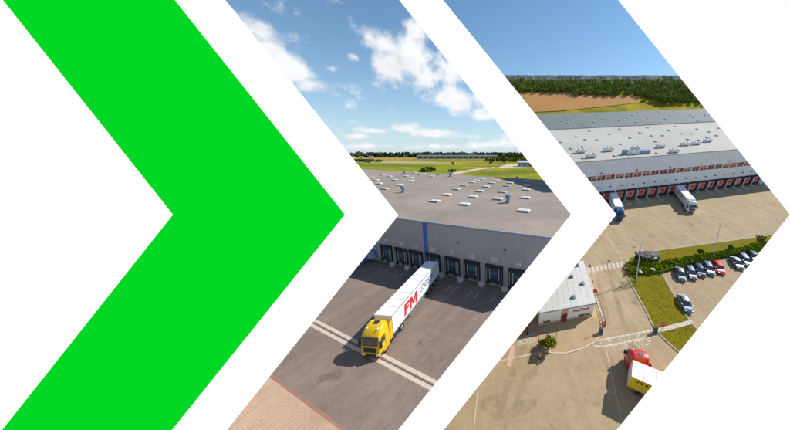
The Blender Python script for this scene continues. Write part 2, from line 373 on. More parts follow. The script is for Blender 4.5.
gm = MB(); gp = [(3.6, t0 + 5), (174.6, t0 + 5), (345, 214.6), (172.8, 430), (3.2, 430), (174, 214.6)]
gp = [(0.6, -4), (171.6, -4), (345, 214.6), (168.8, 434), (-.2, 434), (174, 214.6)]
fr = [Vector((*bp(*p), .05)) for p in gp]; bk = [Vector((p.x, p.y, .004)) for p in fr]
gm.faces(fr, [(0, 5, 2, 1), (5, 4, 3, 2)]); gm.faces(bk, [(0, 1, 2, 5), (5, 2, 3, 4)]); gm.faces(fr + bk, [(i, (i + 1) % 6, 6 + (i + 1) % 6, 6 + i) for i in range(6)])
go = add('glowing_chevron', gm.mesh('glowing_chevron', M['board_green'])); go.matrix_world = MBD
tag(go, 'bright green chevron with an added glow, mounted on the left of the white board', 'sign')  # chevron's glow is put into its material; no lamp stands behind it

# =================================================================== LEVEL YARD (left view)
FA0 = ga(384.6, 262); FA1 = ga(518, 291); FAZ = az_of(FA1 - FA0); FYAW = yaw_az(FAZ)
MW = Matrix.Translation(FA0) @ Matrix.Rotation(FYAW, 4, 'Z'); MWI = MW.inverted()
def wall_a(x, y):
    d = MWI.to_3x3() @ ray(x, y); c = MWI @ CAMP; t = -c.y / d.y; p = c + d * t; return p.x, p.z
M['pave_a'] = paving('grey brown pavers', (.212, .161, .136), (.22, .168, .142), (.178, .136, .115), .84, .21, FYAW, .13, .022, True)
M['pave_tan'] = paving('tan pavers', (.44, .3, .215), (.455, .313, .227), (.37, .25, .18), .63, .21, FYAW, .09, .022, True)
u_ = Vector((math.sin(FAZ), math.cos(FAZ), 0)); v_ = Vector((-u_.y, u_.x, 0))
struct('pavement', MB().poly([(-140, -15, 0), (60, -15, 0), (60, 13, 0), ga(421, 431), ga(500, 333.5), ga(590, 219), FA0 + u_ * 60 + v_ * 60 if False else ga(592, 216), (-20, 90, 0), (-140, 130, 0)]), M['pave_a'])
LN = lambda p, off: None
# tan paved apron beyond the red kerb line, red line, twin concrete channels
ka, kb = ga(271, 376), ga(340, 427); kd = (kb - ka).normalized(); kn = Vector((kd.y, -kd.x, 0));
if kn.y > 0: kn = -kn
struct('paved_apron', sheet([ka - kd * 60, ka + kd * 20, ka + kd * 20 + kn * 25, ka - kd * 60 + kn * 25], .004), M['pave_tan'])
struct('kerb_line', strip([ka - kd * 60, ka + kd * 20], .26, .008), mat('red kerb paving', (.3, .14, .1), .85, .15, 1.5, .1, 10))
la, lb = ga(330, 331.4), ga(434, 385.5); ld = (lb - la).normalized(); ln = Vector((-ld.y, ld.x, 0))
for off, w in ((-.36, .42), (.36, .42)):
    struct('concrete_channel', strip([la - ld * 40 + ln * off, lb + ld * 1.3 + ln * off], w, .006), mat('pale channel concrete', (.52, .42, .34), .85, .1, 2, .1, 8), group='pale concrete channels crossing the yard')
struct('channel_gap', strip([la - ld * 40, lb + ld * 1.3], .12, .005), mat('channel grating', (.12, .1, .09), .7, .1, 3))

wh = thing('warehouse', 'flat-roofed grey warehouse with a row of black numbered loading docks', 'warehouse', MW, (0, 0, 0))
WH = 9.0 * CAM_H / 20
M['clad_a'] = cladding('grey cladding', (.33, .32, .335), .5, 0, .03)
M['roof_a'] = mat('grey brown roof membrane', (.262, .215, .178), .95, .1, .12, .12, 3.5, spec=.15, bump=.2, bscale=8, col2=(.3, .25, .208), c2scale=.05)
roof_px = [(330, 205.5), (550.5, 239.2), (574, 215), (558, 192), (549, 180.3), (362.8, 168.9), (250, 163)]
def loc_a(x, y, h): return MWI @ ga(x, y, h)
rp = [loc_a(x, y, WH) for x, y in roof_px]
s1 = loc_a(550.5, 239.2, WH).x
rp[0] = Vector((-70, 0, WH)); rp[1] = Vector((s1, 0, WH)); rp[6] = rp[5] + (rp[5] - rp[4]) * .35
mw = MB()
n = len(rp)
for i in range(n):
    a, b = rp[i], rp[(i + 1) % n]; mw.poly([(a.x, a.y, 0), (b.x, b.y, 0), (b.x, b.y, WH - .25), (a.x, a.y, WH - .25)])
add('wall', mw.mesh('wall', M['clad_a']), wh)
add('roof', MB().prism([(p.x, p.y) for p in rp], WH - .25, WH).mesh('roof', M['roof_a']), wh)
add('roof_edge_trim', MB().box(-70, s1, -.1, .05, WH - .12, WH + .05).mesh('roof_edge_trim', mat('pale blue trim', (.2, .33, .52), .4, .05, 2)), wh)
# welded membrane seams
for k in range(26):
    x = -66 + k * 4.0
    if x < s1 - 2: add('roof_seam', MB().box(x, x + .10, .3, 14 if x > 8 else 70, WH, WH + .008).mesh('roof_seam', M['roof_a']), wh)
# blue downpipe stripe
sx, _ = wall_a(425.5, 240)
add('blue_wall_stripe', MB().box(sx - .42, sx + .42, -.07, 0, .2, WH - .24).mesh('blue_wall_stripe', M['blue_trim']), wh)
# docks
M['shelter'] = mat('black dock shelter', (.016, .018, .022), .8, .25, 3)
M['door_dark'] = mat('dark dock door', (.035, .045, .06), .5, .2, 2)
M['door_win'] = mat('door glazing', (.06, .12, .26), .2, .1, 2)
M['number'] = mat('pale numerals', (.62, .64, .7), .7, .05, 3)
docks = [(386.8, 251, '17'), (401.8, 253.7, '18'), (416.6, 258, '19'), (433.6, 261.5, '20'), (452.8, 267, '21'), (472.3, 271, '22'), (494.6, 277, '23'), (518, 283, '24')]
shel = MB(); shel.box(-1.55, -1.2, -.3, 0, .4, 3.9).box(1.2, 1.55, -.3, 0, .4, 3.9).box(-1.55, 1.55, -.34, 0, 3.35, 3.92); shel.box(-1.2, -1.05, -.22, -.02, .9, 3.35).box(1.05, 1.2, -.22, -.02, .9, 3.35)
shel_me = shel.mesh('dock_shelter', M['shelter'])
door_me = MB().box(-1.2, 1.2, -.12, .02, 1.1, 3.36).mesh('dock_door', M['door_dark'])
pane_me = MB().box(-.55, .55, -.15, -.12, 2.1, 2.75).mesh('pane', M['door_win'])
lev_me = MB().box(-1.1, 1.1, -.5, 0, .85, 1.1).mesh('dock_leveller', M['dark_steel'])
bump_me = MB().box(-.14, .14, -.75, -.5, .6, 1.15).mesh('bumper', M['rubber'])
strip_me = MB().box(-.07, .07, -.2, -.12, 1.2, 3.2).mesh('guide_rail', mat('door rail', (.4, .4, .42), .5, .1, 3))
ys_me = MB().box(-.05, .05, -.36, -.3, .9, 3.3).mesh('edge_stripe', mat('shelter guide stripe', (.38, .36, .3), .6, .15, 3))
guide_me = MB().cyl((-1.55, -.6, .14), (-1.55, -2.5, .14), .13, .13, 8).cyl((1.55, -.6, .14), (1.55, -2.5, .14), .13, .13, 8).mesh('wheel_guide', mat('pale wheel guide', (.6, .62, .65), .6, .1, 3))
foot_me = MB().box(-.55, .55, -.9, 0, 0, .62).box(-.4, .4, -1.15, -.9, 0, .35).mesh('dock_foot', mat('dock foot concrete', (.45, .45, .47), .8, .1, 2))
drng = []
for px, py, num in docks:
    s, h = wall_a(px, py); drng.append(s)
    T0 = Matrix.Translation((s, 0, 0)); d = add('dock_door', door_me, wh, T0)
    for me_, off in ((shel_me, 0), (pane_me, 0), (lev_me, 0), (bump_me, -.8), (bump_me, .8), (strip_me, -.85), (strip_me, .85), (ys_me, -1.35), (ys_me, 1.35)):
        add(me_.name.split('.')[0], me_, d, Matrix.Translation((off, 0, 0)))
    add('door_number', text_mesh(num, 1.0, M['number'], bold=.02), wh, axes((s, -.015, 4.75), (1, 0, 0), (0, 0, 1)))
for a, b in zip(drng, drng[1:]): add('dock_foot', foot_me, wh, Matrix.Translation(((a + b) / 2, 0, 0)))
for px in ((372, 228), (396, 229), (458, 243), (505, 250), (412, 225)):
    s, h = wall_a(*px)
    add('wall_fixing', MB().box(s - .25, s + .25, -.12, 0, h - .06, h + .06).mesh('wall_fixing', M['black']), wh)
# lane guide lines in front of the docks (each a painted stroke)
for s in drng:
    for off in (-1.45, 1.45):
        p = [MW @ Vector((s + off, -y, 0)) for y in (2.9, 4.6)]
        struct('lane_line', strip(p, .11, .005), M['line_white'], group='white guide strokes before the docks')
        p = MW @ Vector((s + off, -2.9, 0)); q = MW @ Vector((s + off - .35 * (1 if off > 0 else -1), -2.55, 0))
        struct('lane_line', strip([p, q], .11, .0055), M['line_white'], group='white guide strokes before the docks')
# blue steel stair at the left end of the docks
sx, _ = wall_a(374, 258)
st = thing('steel_stair', 'blue steel stair and landing leading to a side door', 'stair', MW, (sx, -.05, 0))
add('landing', MB().box(-1.6, 1.2, -1.5, 0, 1.05, 1.2).mesh('landing', mat('pale grating', (.4, .46, .5), .6, .1, 3)), st)
for k in range(6): add('tread', MB().box(-1.3, .0, -1.5 - .3 * (k + 1), -1.5 - .3 * k, 1.05 - .18 * (k + 1) - .05, 1.05 - .18 * (k + 1)).mesh('tread', M['steel']), st)
for x in (-1.35, .05):
    add('handrail', MB().tube([(x, 0, 2.1), (x, -1.5, 2.1), (x, -3.4, .95)], .06).cyl((x, -1.5, .2), (x, -1.5, 2.1), .05).cyl((x, -3.4, 0), (x, -3.4, .95), .05).tube([(x, -1.5, 1.6), (x, -3.4, .5)], .05).mesh('handrail', M['blue_trim']), st)
    add('stringer', MB().box(-.06, .06, -1.3, 1.3, -.12, .12, Matrix.Translation((x, -2.4, .5)) @ Matrix.Rotation(R_(30), 4, 'X')).mesh('stringer', M['blue_trim']), st)
dd = add('door', MB().box(sx + .25, sx + 1.2, -.06, 0, 1.2, 3.3).mesh('door', M['blue_trim']), wh)
add('door_frame', MB().box(sx + .15, sx + .25, -.08, 0, 1.2, 3.4).box(sx + 1.2, sx + 1.3, -.08, 0, 1.2, 3.4).box(sx + .15, sx + 1.3, -.08, 0, 3.3, 3.4).mesh('door_frame', M['steel']), dd)
add('vision_panel', MB().box(sx + .55, sx + .95, -.075, -.06, 2.4, 3.0).mesh('vision_panel', mat('pale glazing', (.55, .6, .65), .3, .05, 2)), dd)

# roof skylights and vents
M['curb'] = mat('skylight curb', (.3, .3, .31), .6, .1, 3)
M['dome'] = mat('white skylight dome', (.7, .69, .66), .3, .06, 2)
sk = MB(); sk.box(-1.3, 1.3, -.75, .75, 0, .32); curb_me = sk.mesh('skylight', M['curb'])
sk = MB(); R0 = [Vector((x, y, .32)) for x, y in ((-1.35, -.8), (1.35, -.8), (1.35, .8), (-1.35, .8))]; sk.loft([R0, [Vector((p.x * .97, p.y * .95, .42)) for p in R0], [Vector((p.x * .7, p.y * .55, .56)) for p in R0]]); lid_me = sk.mesh('dome', M['dome'], 20)
z5 = lambda a, b: (340 + a / 3.292, 140 + b / 3.292)
sky_px = [z5(*p) for p in ((605, 230), (610, 188), (613, 162), (615, 148), (616, 135), (410, 209), (438, 185), (460, 167), (480, 152), (500, 140), (515, 132), (313, 199), (352, 178), (383, 160), (408, 148), (435, 138), (450, 132), (465, 128), (520, 192), (535, 169), (550, 149), (560, 140),
          (148, 159), (197, 146), (234, 133), (130, 142), (180, 130), (120, 131), (165, 119), (105, 124), (140, 114), (217, 118), (262, 113), (302, 119), (325, 113), (245, 107), (276, 110), (235, 123))]
for x, y in sky_px:
    p = loc_a(x, y, WH + .4); o = add('skylight', curb_me, wh, Matrix.Translation((p.x, p.y, WH))); add('dome', lid_me, o)
M['vent'] = mat('blue grey vent metal', (.2, .27, .36), .45, .1, 3)
vt = MB(); vt.box(-.5, .5, -.5, .5, 0, .5); vt.cyl((0, 0, .5), (0, 0, 1.3), .38, .38, 12); vent_me = vt.mesh('roof_vent', M['vent'])
vc = MB(); vc.cyl((0, 0, 1.15), (0, 0, 2.1), .78, .72, 14).cyl((0, 0, 2.1), (0, 0, 2.25), .72, .3, 14); cowl_me = vc.mesh('cowl', M['vent'], 40)
for x, y in (z5(209, 173), z5(553, 207), z5(213, 114), z5(363, 121), z5(583, 137)):
    p = loc_a(x, y, WH); o = add('roof_vent', vent_me, wh, Matrix.Translation((p.x, p.y, WH))); add('cowl', cowl_me, o)

# --- open country beyond the warehouse
M['meadow'] = mat('meadow', (.19, .195, .006), .95, .2, .008, .2, .06, spec=.1, col2=(.34, .25, .035), c2scale=.006, c2lo=.45, c2hi=.6)
M['dry'] = mat('dry stubble', (.36, .22, .06), .95, .15, .02, .1, .2)
M['track'] = mat('sandy track', (.5, .43, .32), .9, .1, .05)
M['green'] = mat('lush grass', (.175, .2, .003), .95, .18, .012, .18, .07, spec=.1, col2=(.25, .23, .008), c2scale=.02)
MZ = -14.0; MS_ = (CAM_H - MZ) / CAM_H      # the fields lie below the yard's terrace
def gm_a(x, y): return ga(x, y, MZ)
struct('meadow', MB().poly([(-160, 150, MZ), (60, 120, MZ), (1700, 4200, MZ), (-4200, 4200, MZ), (-1500, 300, MZ)]), M['meadow'])
def patch(name, px, m, z): return struct(name, sheet([gm_a(x, y) for x, y in px], MZ + z), m)
patch('grass_field', [(330, 171), (330, 161.5), (400, 163.5), (450, 163), (470, 165), (452, 171), (440, 178)], M['green'], .02)
patch('grass_field', [(470, 171.5), (560, 166.5), (575, 180), (560, 190), (455, 178)], M['green'], .02)
patch('stubble_field', [(360, 158.2), (376, 156.3), (412, 157), (425, 159.2), (400, 161)], M['dry'], .02)
patch('stubble_field', [(330, 162), (400, 161), (470, 163.5), (452, 163.6), (385, 163.2)], mat('pale hay', (.34, .29, .12), .95, .15, .03), .03)
patch('stubble_field', [(440, 161.2), (480, 158.6), (512, 159), (500, 161.8), (470, 162.6)], M['meadow'], .03)
M['strip_a'] = mat('ripe field strip', (.3, .23, .03), .95, .15, .02, .12, .1, spec=.1); M['strip_b'] = mat('dull green strip', (.13, .15, .012), .95, .15, .02, .15, .1, spec=.1)
patch('field_strip', [(330, 158.6), (412, 158.2), (440, 159.6), (420, 160.6), (330, 160.6)], M['strip_a'], .025)
patch('field_strip', [(350, 164.8), (400, 164.6), (446, 166.2), (430, 167.2), (360, 166)], M['strip_b'], .04)
patch('field_strip', [(455, 161.2), (500, 160.2), (540, 161), (520, 162.4), (470, 162.2)], M['strip_a'], .045)
patch('field_strip', [(470, 173.5), (520, 169.6), (560, 170), (565, 172), (500, 175)], M['strip_b'], .04)
patch('sandy_track', [(440, 175), (480, 168), (496, 167), (494, 167.8), (482, 169.2), (447, 176)], M['track'], .05)
patch('gravel_lot', [(496, 168), (508, 164.2), (530, 163), (545, 164), (540, 166.5)], M['track'], .05)
M['leaf_a'] = foliage('dark green leaves', (.085, .13, .02), (.17, .2, .03), .5)
M['leaf_b'] = foliage('green leaves', (.06, .1, .015), (.12, .15, .025), .6)
M['leaf_y'] = foliage('yellow green leaves', (.16, .2, .012), (.26, .25, .02), .9)
for x, y, hpx, wpx, nm, lb, lm in ((427, 173.5, 7, 17, 'bush', 'broad dark green bush just beyond the grey roof edge', 'leaf_a'), (452, 173.8, 5.2, 9, 'bush', 'small bright green bush just beyond the grey roof edge', 'leaf_b'),
                                   (453, 166.2, 5, 3.2, 'tree', 'lone slender tree in the green field left of centre', 'leaf_a'), (491, 165.6, 5.5, 4.5, 'tree', 'lone round tree in the green field beside the sandy track', 'leaf_a'),
                                   (504, 163, 6.5, 11, 'tree', 'tall dark tree between the fields and the shed', 'leaf_a'), (516, 160, 5.5, 10, 'tree', 'tree with wide crown behind the blue grey shed', 'leaf_b'), (528, 160, 5.5, 11, 'tree', 'tree beside the board edge behind the shed', 'leaf_a'),
                                   (352, 163.3, 4.6, 11, 'tree', 'leftmost tree of the clump at the field edge', 'leaf_a'), (360, 163.1, 4.2, 11, 'tree', 'second tree of the clump at the field edge', 'leaf_b'), (369, 162.8, 3.8, 11, 'tree', 'third tree of the clump at the field edge', 'leaf_a'), (379, 162.4, 3, 8, 'tree', 'low rightmost tree of the clump at the field edge', 'leaf_b')):
    p = gm_a(x, y); sc = p.y * .985 / F
    make_tree(nm, lb, nm, MA, p, hpx * sc, wpx * sc, M[lm], M['bark'], 420, .05 * wpx * sc, 'trees beyond the warehouse roof')
# shed and long far hall
p = gm_a(519, 166.6)
sh = thing('shed', 'blue grey metal shed beside the green field at the board edge', 'shed', MA, p, R_(-6))
M['shed'] = cladding('shed cladding', (.2, .25, .33), .8, 0, .05)
add('wall', MB().box(-3, 58, 0, 36, 0, 11).mesh('wall', M['shed']), sh)
add('roof', MB().faces([(-4.5, -1.5, 11), (59.5, -1.5, 11), (59.5, 18, 15.5), (-4.5, 18, 15.5), (59.5, 37.5, 11), (-4.5, 37.5, 11)], [(0, 1, 2, 3), (3, 2, 4, 5), (0, 3, 5), (1, 4, 2)]).mesh('roof', mat('pale shed roof', (.5, .52, .55), .5, .05, 1)), sh)
for k in range(3): add('door', MB().box(3 + k * 15, 12 + k * 15, -.1, .05, 0, 7.8).mesh('door', M['steel']), sh)
p = gm_a(417, 159.2); q = gm_a(498, 158.9)
fh = thing('far_hall', 'long low pale hall on the horizon beyond the fields', 'hall', MA, p, math.atan2(q.y - p.y, q.x - p.x)); Lh = (q - p).length
add('wall', MB().box(0, Lh, 0, 100, 0, 19).mesh('wall', mat('far hall wall', (.34, .37, .42), .6, .15, .03)), fh)
add('roof', MB().box(-2, Lh + 2, -2, 102, 19, 22).mesh('roof', mat('far hall roof', (.5, .52, .55), .6, .08, .03)), fh)
for k in range(14): add('window', MB().box(8 + k * Lh / 14.5, 8 + k * Lh / 14.5 + 18, -.3, .1, 5, 12).mesh('window', M['glass']), fh)
for i, (px, wd, lb, rc) in enumerate(((352, 26, 'leftmost low house with an orange roof on the horizon', (.42, .16, .08)), (361, 22, 'second low house with a rusty roof on the horizon', (.36, .12, .07)), (371, 26, 'third low house with a tan roof on the horizon', (.45, .26, .14)))):
    p = gm_a(px, 158.3); hs = thing('house', lb, 'house', MA, p, .1 * i)
    add('wall', MB().box(-wd / 2, wd / 2, 0, 16, 0, 7.5).mesh('wall', mat('render wall', (.6, .55, .48), .8, .05, .5)), hs)
    add('roof', MB().faces([(-wd / 2 - 1, -1, 7.5), (wd / 2 + 1, -1, 7.5), (wd / 2 + 1, 8, 15), (-wd / 2 - 1, 8, 15), (wd / 2 + 1, 17, 7.5), (-wd / 2 - 1, 17, 7.5)], [(0, 1, 2, 3), (3, 2, 4, 5), (0, 3, 5), (1, 4, 2)]).mesh('roof', mat('house roof', rc, .8, .1, 1)), hs)
    for k in range(2): add('window', MB().box(-5 + k * 7, -2 + k * 7, -.12, .05, 2, 5).mesh('window', M['glass']), hs)
# far woods along the horizon: one mass
def wood(n, xr, yr, hr, m, name, label, frame=MA, hf=None, leaf=(.9, 1.5), per=22):
    pts = []
    for k in range(n):
        x = random.uniform(*xr); y = random.uniform(*yr); h = random.uniform(*hr); w = h * random.uniform(.35, .55); z = hf(x, y) if hf else MZ
        if z is None: continue
        d = rng.normal(size=(per, 3)); d /= np.linalg.norm(d, axis=1)[:, None]
        pts.append(d * np.array([w, w, h * .5]) * rng.uniform(.7, 1.05, per)[:, None] + np.array([x, y, z + h * .52]))
    q = leaves(np.concatenate(pts), leaf[0], .4)
    o = add(name, quads_mesh(name, q, m)); o.matrix_world = frame; return tag(o, label, 'wood', kind='stuff')
M['far_leaf'] = foliage('far wood leaves', (.05, .085, .055), (.09, .13, .07), .02)
wood(900, (-2500, 800), (2050, 2350), (22, 40), M['far_leaf'], 'far_wood', 'dark line of woodland along the horizon behind the fields', leaf=(10, 8), per=16)
wood(170, (-90, 520), (1040, 1240), (10, 20), M['leaf_a'], 'far_wood', 'belt of trees to the right of the long far hall', leaf=(4, 3), per=26)
# =================================================================== VEHICLES
def rring(z, xf, xb, hw, r=.14):
    pts = []
    for cx, cy, a0 in ((xf - r, hw - r, 0), (xb + r, hw - r, 90), (xb + r, -hw + r, 180), (xf - r, -hw + r, 270)):
        for k in range(3): a = R_(a0 + 45 * k); pts.append(Vector((cx + math.cos(a) * r, cy + math.sin(a) * r, z)))
    return pts
def wheel_meshes(r, w, key):
    t = MB(); prof = [(r * .62, -w / 2), (r * .94, -w / 2), (r, -w * .3), (r, w * .3), (r * .94, w / 2), (r * .62, w / 2)]; n = 18
    vs_ = []; fs = []
    for i in range(n):
        a = 2 * math.pi * i / n
        for rr, y in prof: vs_.append((math.cos(a) * rr, y, math.sin(a) * rr + r))
    k = len(prof)
    for i in range(n):
        for j in range(k):
            fs.append((i * k + j, ((i + 1) % n) * k + j, ((i + 1) % n) * k + (j + 1) % k, i * k + (j + 1) % k))
    t.faces(vs_, fs); tyre = t.mesh('tyre', M['rubber'], 40)
    h = MB(); h.cyl((0, -w * .42, r), (0, w * .42, r), r * .63, r * .63, 16)
    for i in range(6):
        a = i * math.pi / 3
        for s in (-1, 1): h.cyl((math.cos(a) * r * .36, s * w * .42, r + math.sin(a) * r * .36), (math.cos(a) * r * .36, s * w * .5, r + math.sin(a) * r * .36), r * .09, r * .07, 6)
    h.cyl((0, -w * .52, r), (0, w * .52, r), r * .18, r * .18, 10); rim = h.mesh('rim', M['chrome'])
    return tyre, rim
WHL = {k: wheel_meshes(*a) for k, a in {'truck': (.5, .32, 0), 'dual': (.5, .6, 0), 'car': (.31, .2, 0)}.items()}
def wheel(parent, kind, x, y, Mx=None):
    tyre, rim = WHL[kind]; T0 = Matrix.Translation((x, y, 0))
    if Mx is not None: T0 = Mx @ T0
    o = add('wheel', tyre, parent, T0); o.name = 'wheel'; add('rim', rim, o); return o
def box_me(name, m, *a): return MB().box(*a).mesh(name, m)

def semi_truck(label, frame, front, yaw, cab, side=None, roofm=None, bend=0., group='articulated trucks in the yards', letter=None, trailer_len=13.6, hatch=True, nose=-2.95):
    t = thing('articulated_truck', label, 'truck', frame, front, yaw, group)
    rings = [rring(.36, -.06, -2.15, 1.18), rring(.5, .03, -2.2, 1.24), rring(1.15, .0, -2.25, 1.25), rring(1.78, -.03, -2.25, 1.25), rring(2.72, -.24, -2.25, 1.22), rring(3.0, -.36, -2.25, 1.2, .2), rring(3.5, -.8, -2.25, 1.13, .25), rring(3.74, -1.2, -2.2, 1.04, .28), rring(3.8, -1.45, -2.05, .9, .28)]
    body = add('cab', MB().loft(rings).mesh('cab', cab, 40), t)
    add('windscreen', MB().poly([(-.012, -1.08, 1.85), (-.012, 1.08, 1.85), (-.2, 1.05, 2.66), (-.2, -1.05, 2.66)]).mesh('windscreen', M['glass']), body)
    for s in (-1, 1):
        add('side_window', MB().poly([(-.42, s * 1.262, 1.85), (-1.25, s * 1.262, 1.85), (-1.25, s * 1.236, 2.62), (-.58, s * 1.236, 2.62)][::s]).mesh('side_window', M['glass']), body)
        add('headlight', box_me('headlight', M['light'], -.06, .045, s * .98 - .2, s * .98 + .2, .62, .84), body)
        mr = MB().box(-.28, -.06, s * 1.42 - .13, s * 1.42 + .13, 1.6, 2.5).cyl((-.2, s * 1.2, 2.55), (-.2, s * 1.42, 2.45), .03); add('mirror', mr.mesh('mirror', M['black']), body)
        add('fairing', box_me('fairing', cab, -2.85, -2.25, s * 1.22 - .03, s * 1.22 + .03, .9, 3.3), body)
        add('side_skirt', box_me('side_skirt', M['black'], -4.2, -2.3, s * 1.16 - .06, s * 1.16 + .06, .35, .95), t)
        add('side_marker', box_me('side_marker', M['light'], -.95, -.75, s * .75 - .08, s * .75 + .08, 3.6, 3.68), body)
    add('grille', box_me('grille', M['black'], -.05, .035, -.85, .85, 1.0, 1.62), body)
    add('grille_lower', box_me('grille_lower', M['black'], -.05, .05, -.7, .7, .5, .8), body)
    add('sun_visor', MB().poly([(-.02, -1.12, 2.62), (-.02, 1.12, 2.62), (-.3, 1.12, 2.86), (-.3, -1.12, 2.86)]).poly([(-.02, 1.12, 2.62), (-.02, -1.12, 2.62), (-.3, -1.12, 2.8), (-.3, 1.12, 2.8)]).mesh('sun_visor', M['black']), body)
    for s in (-1, 1):
        add('door_seam', MB().box(-1.36, -1.33, s * 1.25 - .008, s * 1.25 + .008, .95, 2.7).mesh('door_seam', M['black']), body)
        add('step', MB().box(-.75, -.2, s * 1.2 - .05, s * 1.2 + .05, .42, .8).mesh('step', M['black']), body)
        add('door_handle', MB().box(-1.28, -1.1, s * 1.26 - .015, s * 1.26 + .015, 1.55, 1.6).mesh('door_handle', M['black']), body)
        add('wiper', MB().cyl((.005, s * .5 - .35, 1.9), (-.03, s * .5 + .25, 2.05), .015, .015, 5).mesh('wiper', M['black']), body)
    add('bumper', MB().box(-.1, .06, -1.15, 1.15, .34, .5).mesh('bumper', M['black']), body)
    if hatch: add('roof_hatch', box_me('roof_hatch', M['black'], -1.98, -1.4, -.36, .36, 3.79, 3.86), body)
    add('chassis', MB().box(-6.2, -1.2, -.45, -.3, .72, 1.0).box(-6.2, -1.2, .3, .45, .72, 1.0).box(-5.4, -3.6, -.5, .5, 1.0, 1.14).mesh('chassis', M['dark_steel']), t)
    for s in (-1, 1): add('mudguard', box_me('mudguard', M['black'], -5.75, -4.35, s * .9 - .3, s * .9 + .3, 1.02, 1.06), t)
    for s in (-1, 1):
        wheel(t, 'truck', -1.4, s * 1.05); wheel(t, 'dual', -5.05, s * .92)
    # trailer, turning on its kingpin
    K = Matrix.Translation((-4.6, 0, 0)) @ Matrix.Rotation(bend, 4, 'Z') @ Matrix.Translation((4.6, 0, 0))
    ZT = 3.8; side = side or M['trailer_white']; roofm = roofm or M['trailer_white']
    x1, x0 = nose, nose - trailer_len
    tb = MB().box(x0, x1, -1.275, 1.275, 1.15, ZT); tr = add('trailer_box', tb.mesh('trailer_box', side), t, K)
    add('roof_panel', box_me('roof_panel', roofm, x0 + .02, x1 - .02, -1.255, 1.255, ZT, ZT + .03), tr)
    rb = MB(); k = 1
    for k in range(1, 9):
        x = x0 + trailer_len * k / 9; add('roof_seam', box_me('roof_seam', M['curb'], x - .025, x + .025, -1.25, 1.25, ZT + .03, ZT + .045), tr)
    for s in (-1, 1):
        add('top_rail', box_me('top_rail', M['steel'], x0, x1, s * 1.285 - .02, s * 1.285 + .02, ZT - .1, ZT + .02), tr)
        add('bottom_rail', box_me('bottom_rail', M['steel'], x0, x1, s * 1.285 - .02, s * 1.285 + .02, 1.2, 1.34), tr)
        add('underrun_rail', MB().box(x0 + 6.2, x1 - 4.2, s * 1.15 - .03, s * 1.15 + .03, .5, .62).box(x0 + 6.2, x1 - 4.2, s * 1.15 - .03, s * 1.15 + .03, .8, .92).mesh('underrun_rail', M['steel']), t, K)
        add('landing_leg', box_me('landing_leg', M['dark_steel'], x1 - 2.9, x1 - 2.75, s * .75 - .07, s * .75 + .07, .1, 1.2), t, K)
        add('tail_light', box_me('tail_light', M['tail'], x0 - .03, x0, s * 1.0 - .18, s * 1.0 + .18, .95, 1.1), t, K)
        add('rear_door', box_me('rear_door', roofm, x0 - .05, x0, s * .62 - .6, s * .62 + .6, 1.25, ZT - .05), tr)
        for ax in (2.0, 3.3, 4.6): wheel(t, 'truck', x0 + ax, s * 1.02, K)
    add('front_panel', box_me('front_panel', roofm, x1, x1 + .03, -1.2, 1.2, 1.3, ZT - .05), tr)
    add('trailer_frame', MB().box(x0, x1 - .5, -.55, -.4, .95, 1.2).box(x0, x1 - .5, .4, .55, .95, 1.2).box(x0 - .05, x0 + .1, -1.2, 1.2, .5, .66).mesh('trailer_frame', M['dark_steel']), t, K)
    for s_, txt, size, m, xc, zc, shear in (letter or []):
        if txt in BLOCK: add('lettering', block_letter(txt, size, m, shear), tr, axes((xc, s_ * 1.285, zc), (-s_, 0, 0), (0, 0, 1))); continue
        add('lettering', text_mesh(txt, size, m, .006, shear, size * .006 if size > 1.4 else size * .012), tr, axes((xc, s_ * 1.285, zc), (-s_, 0, 0), (0, 0, 1)))
    return t

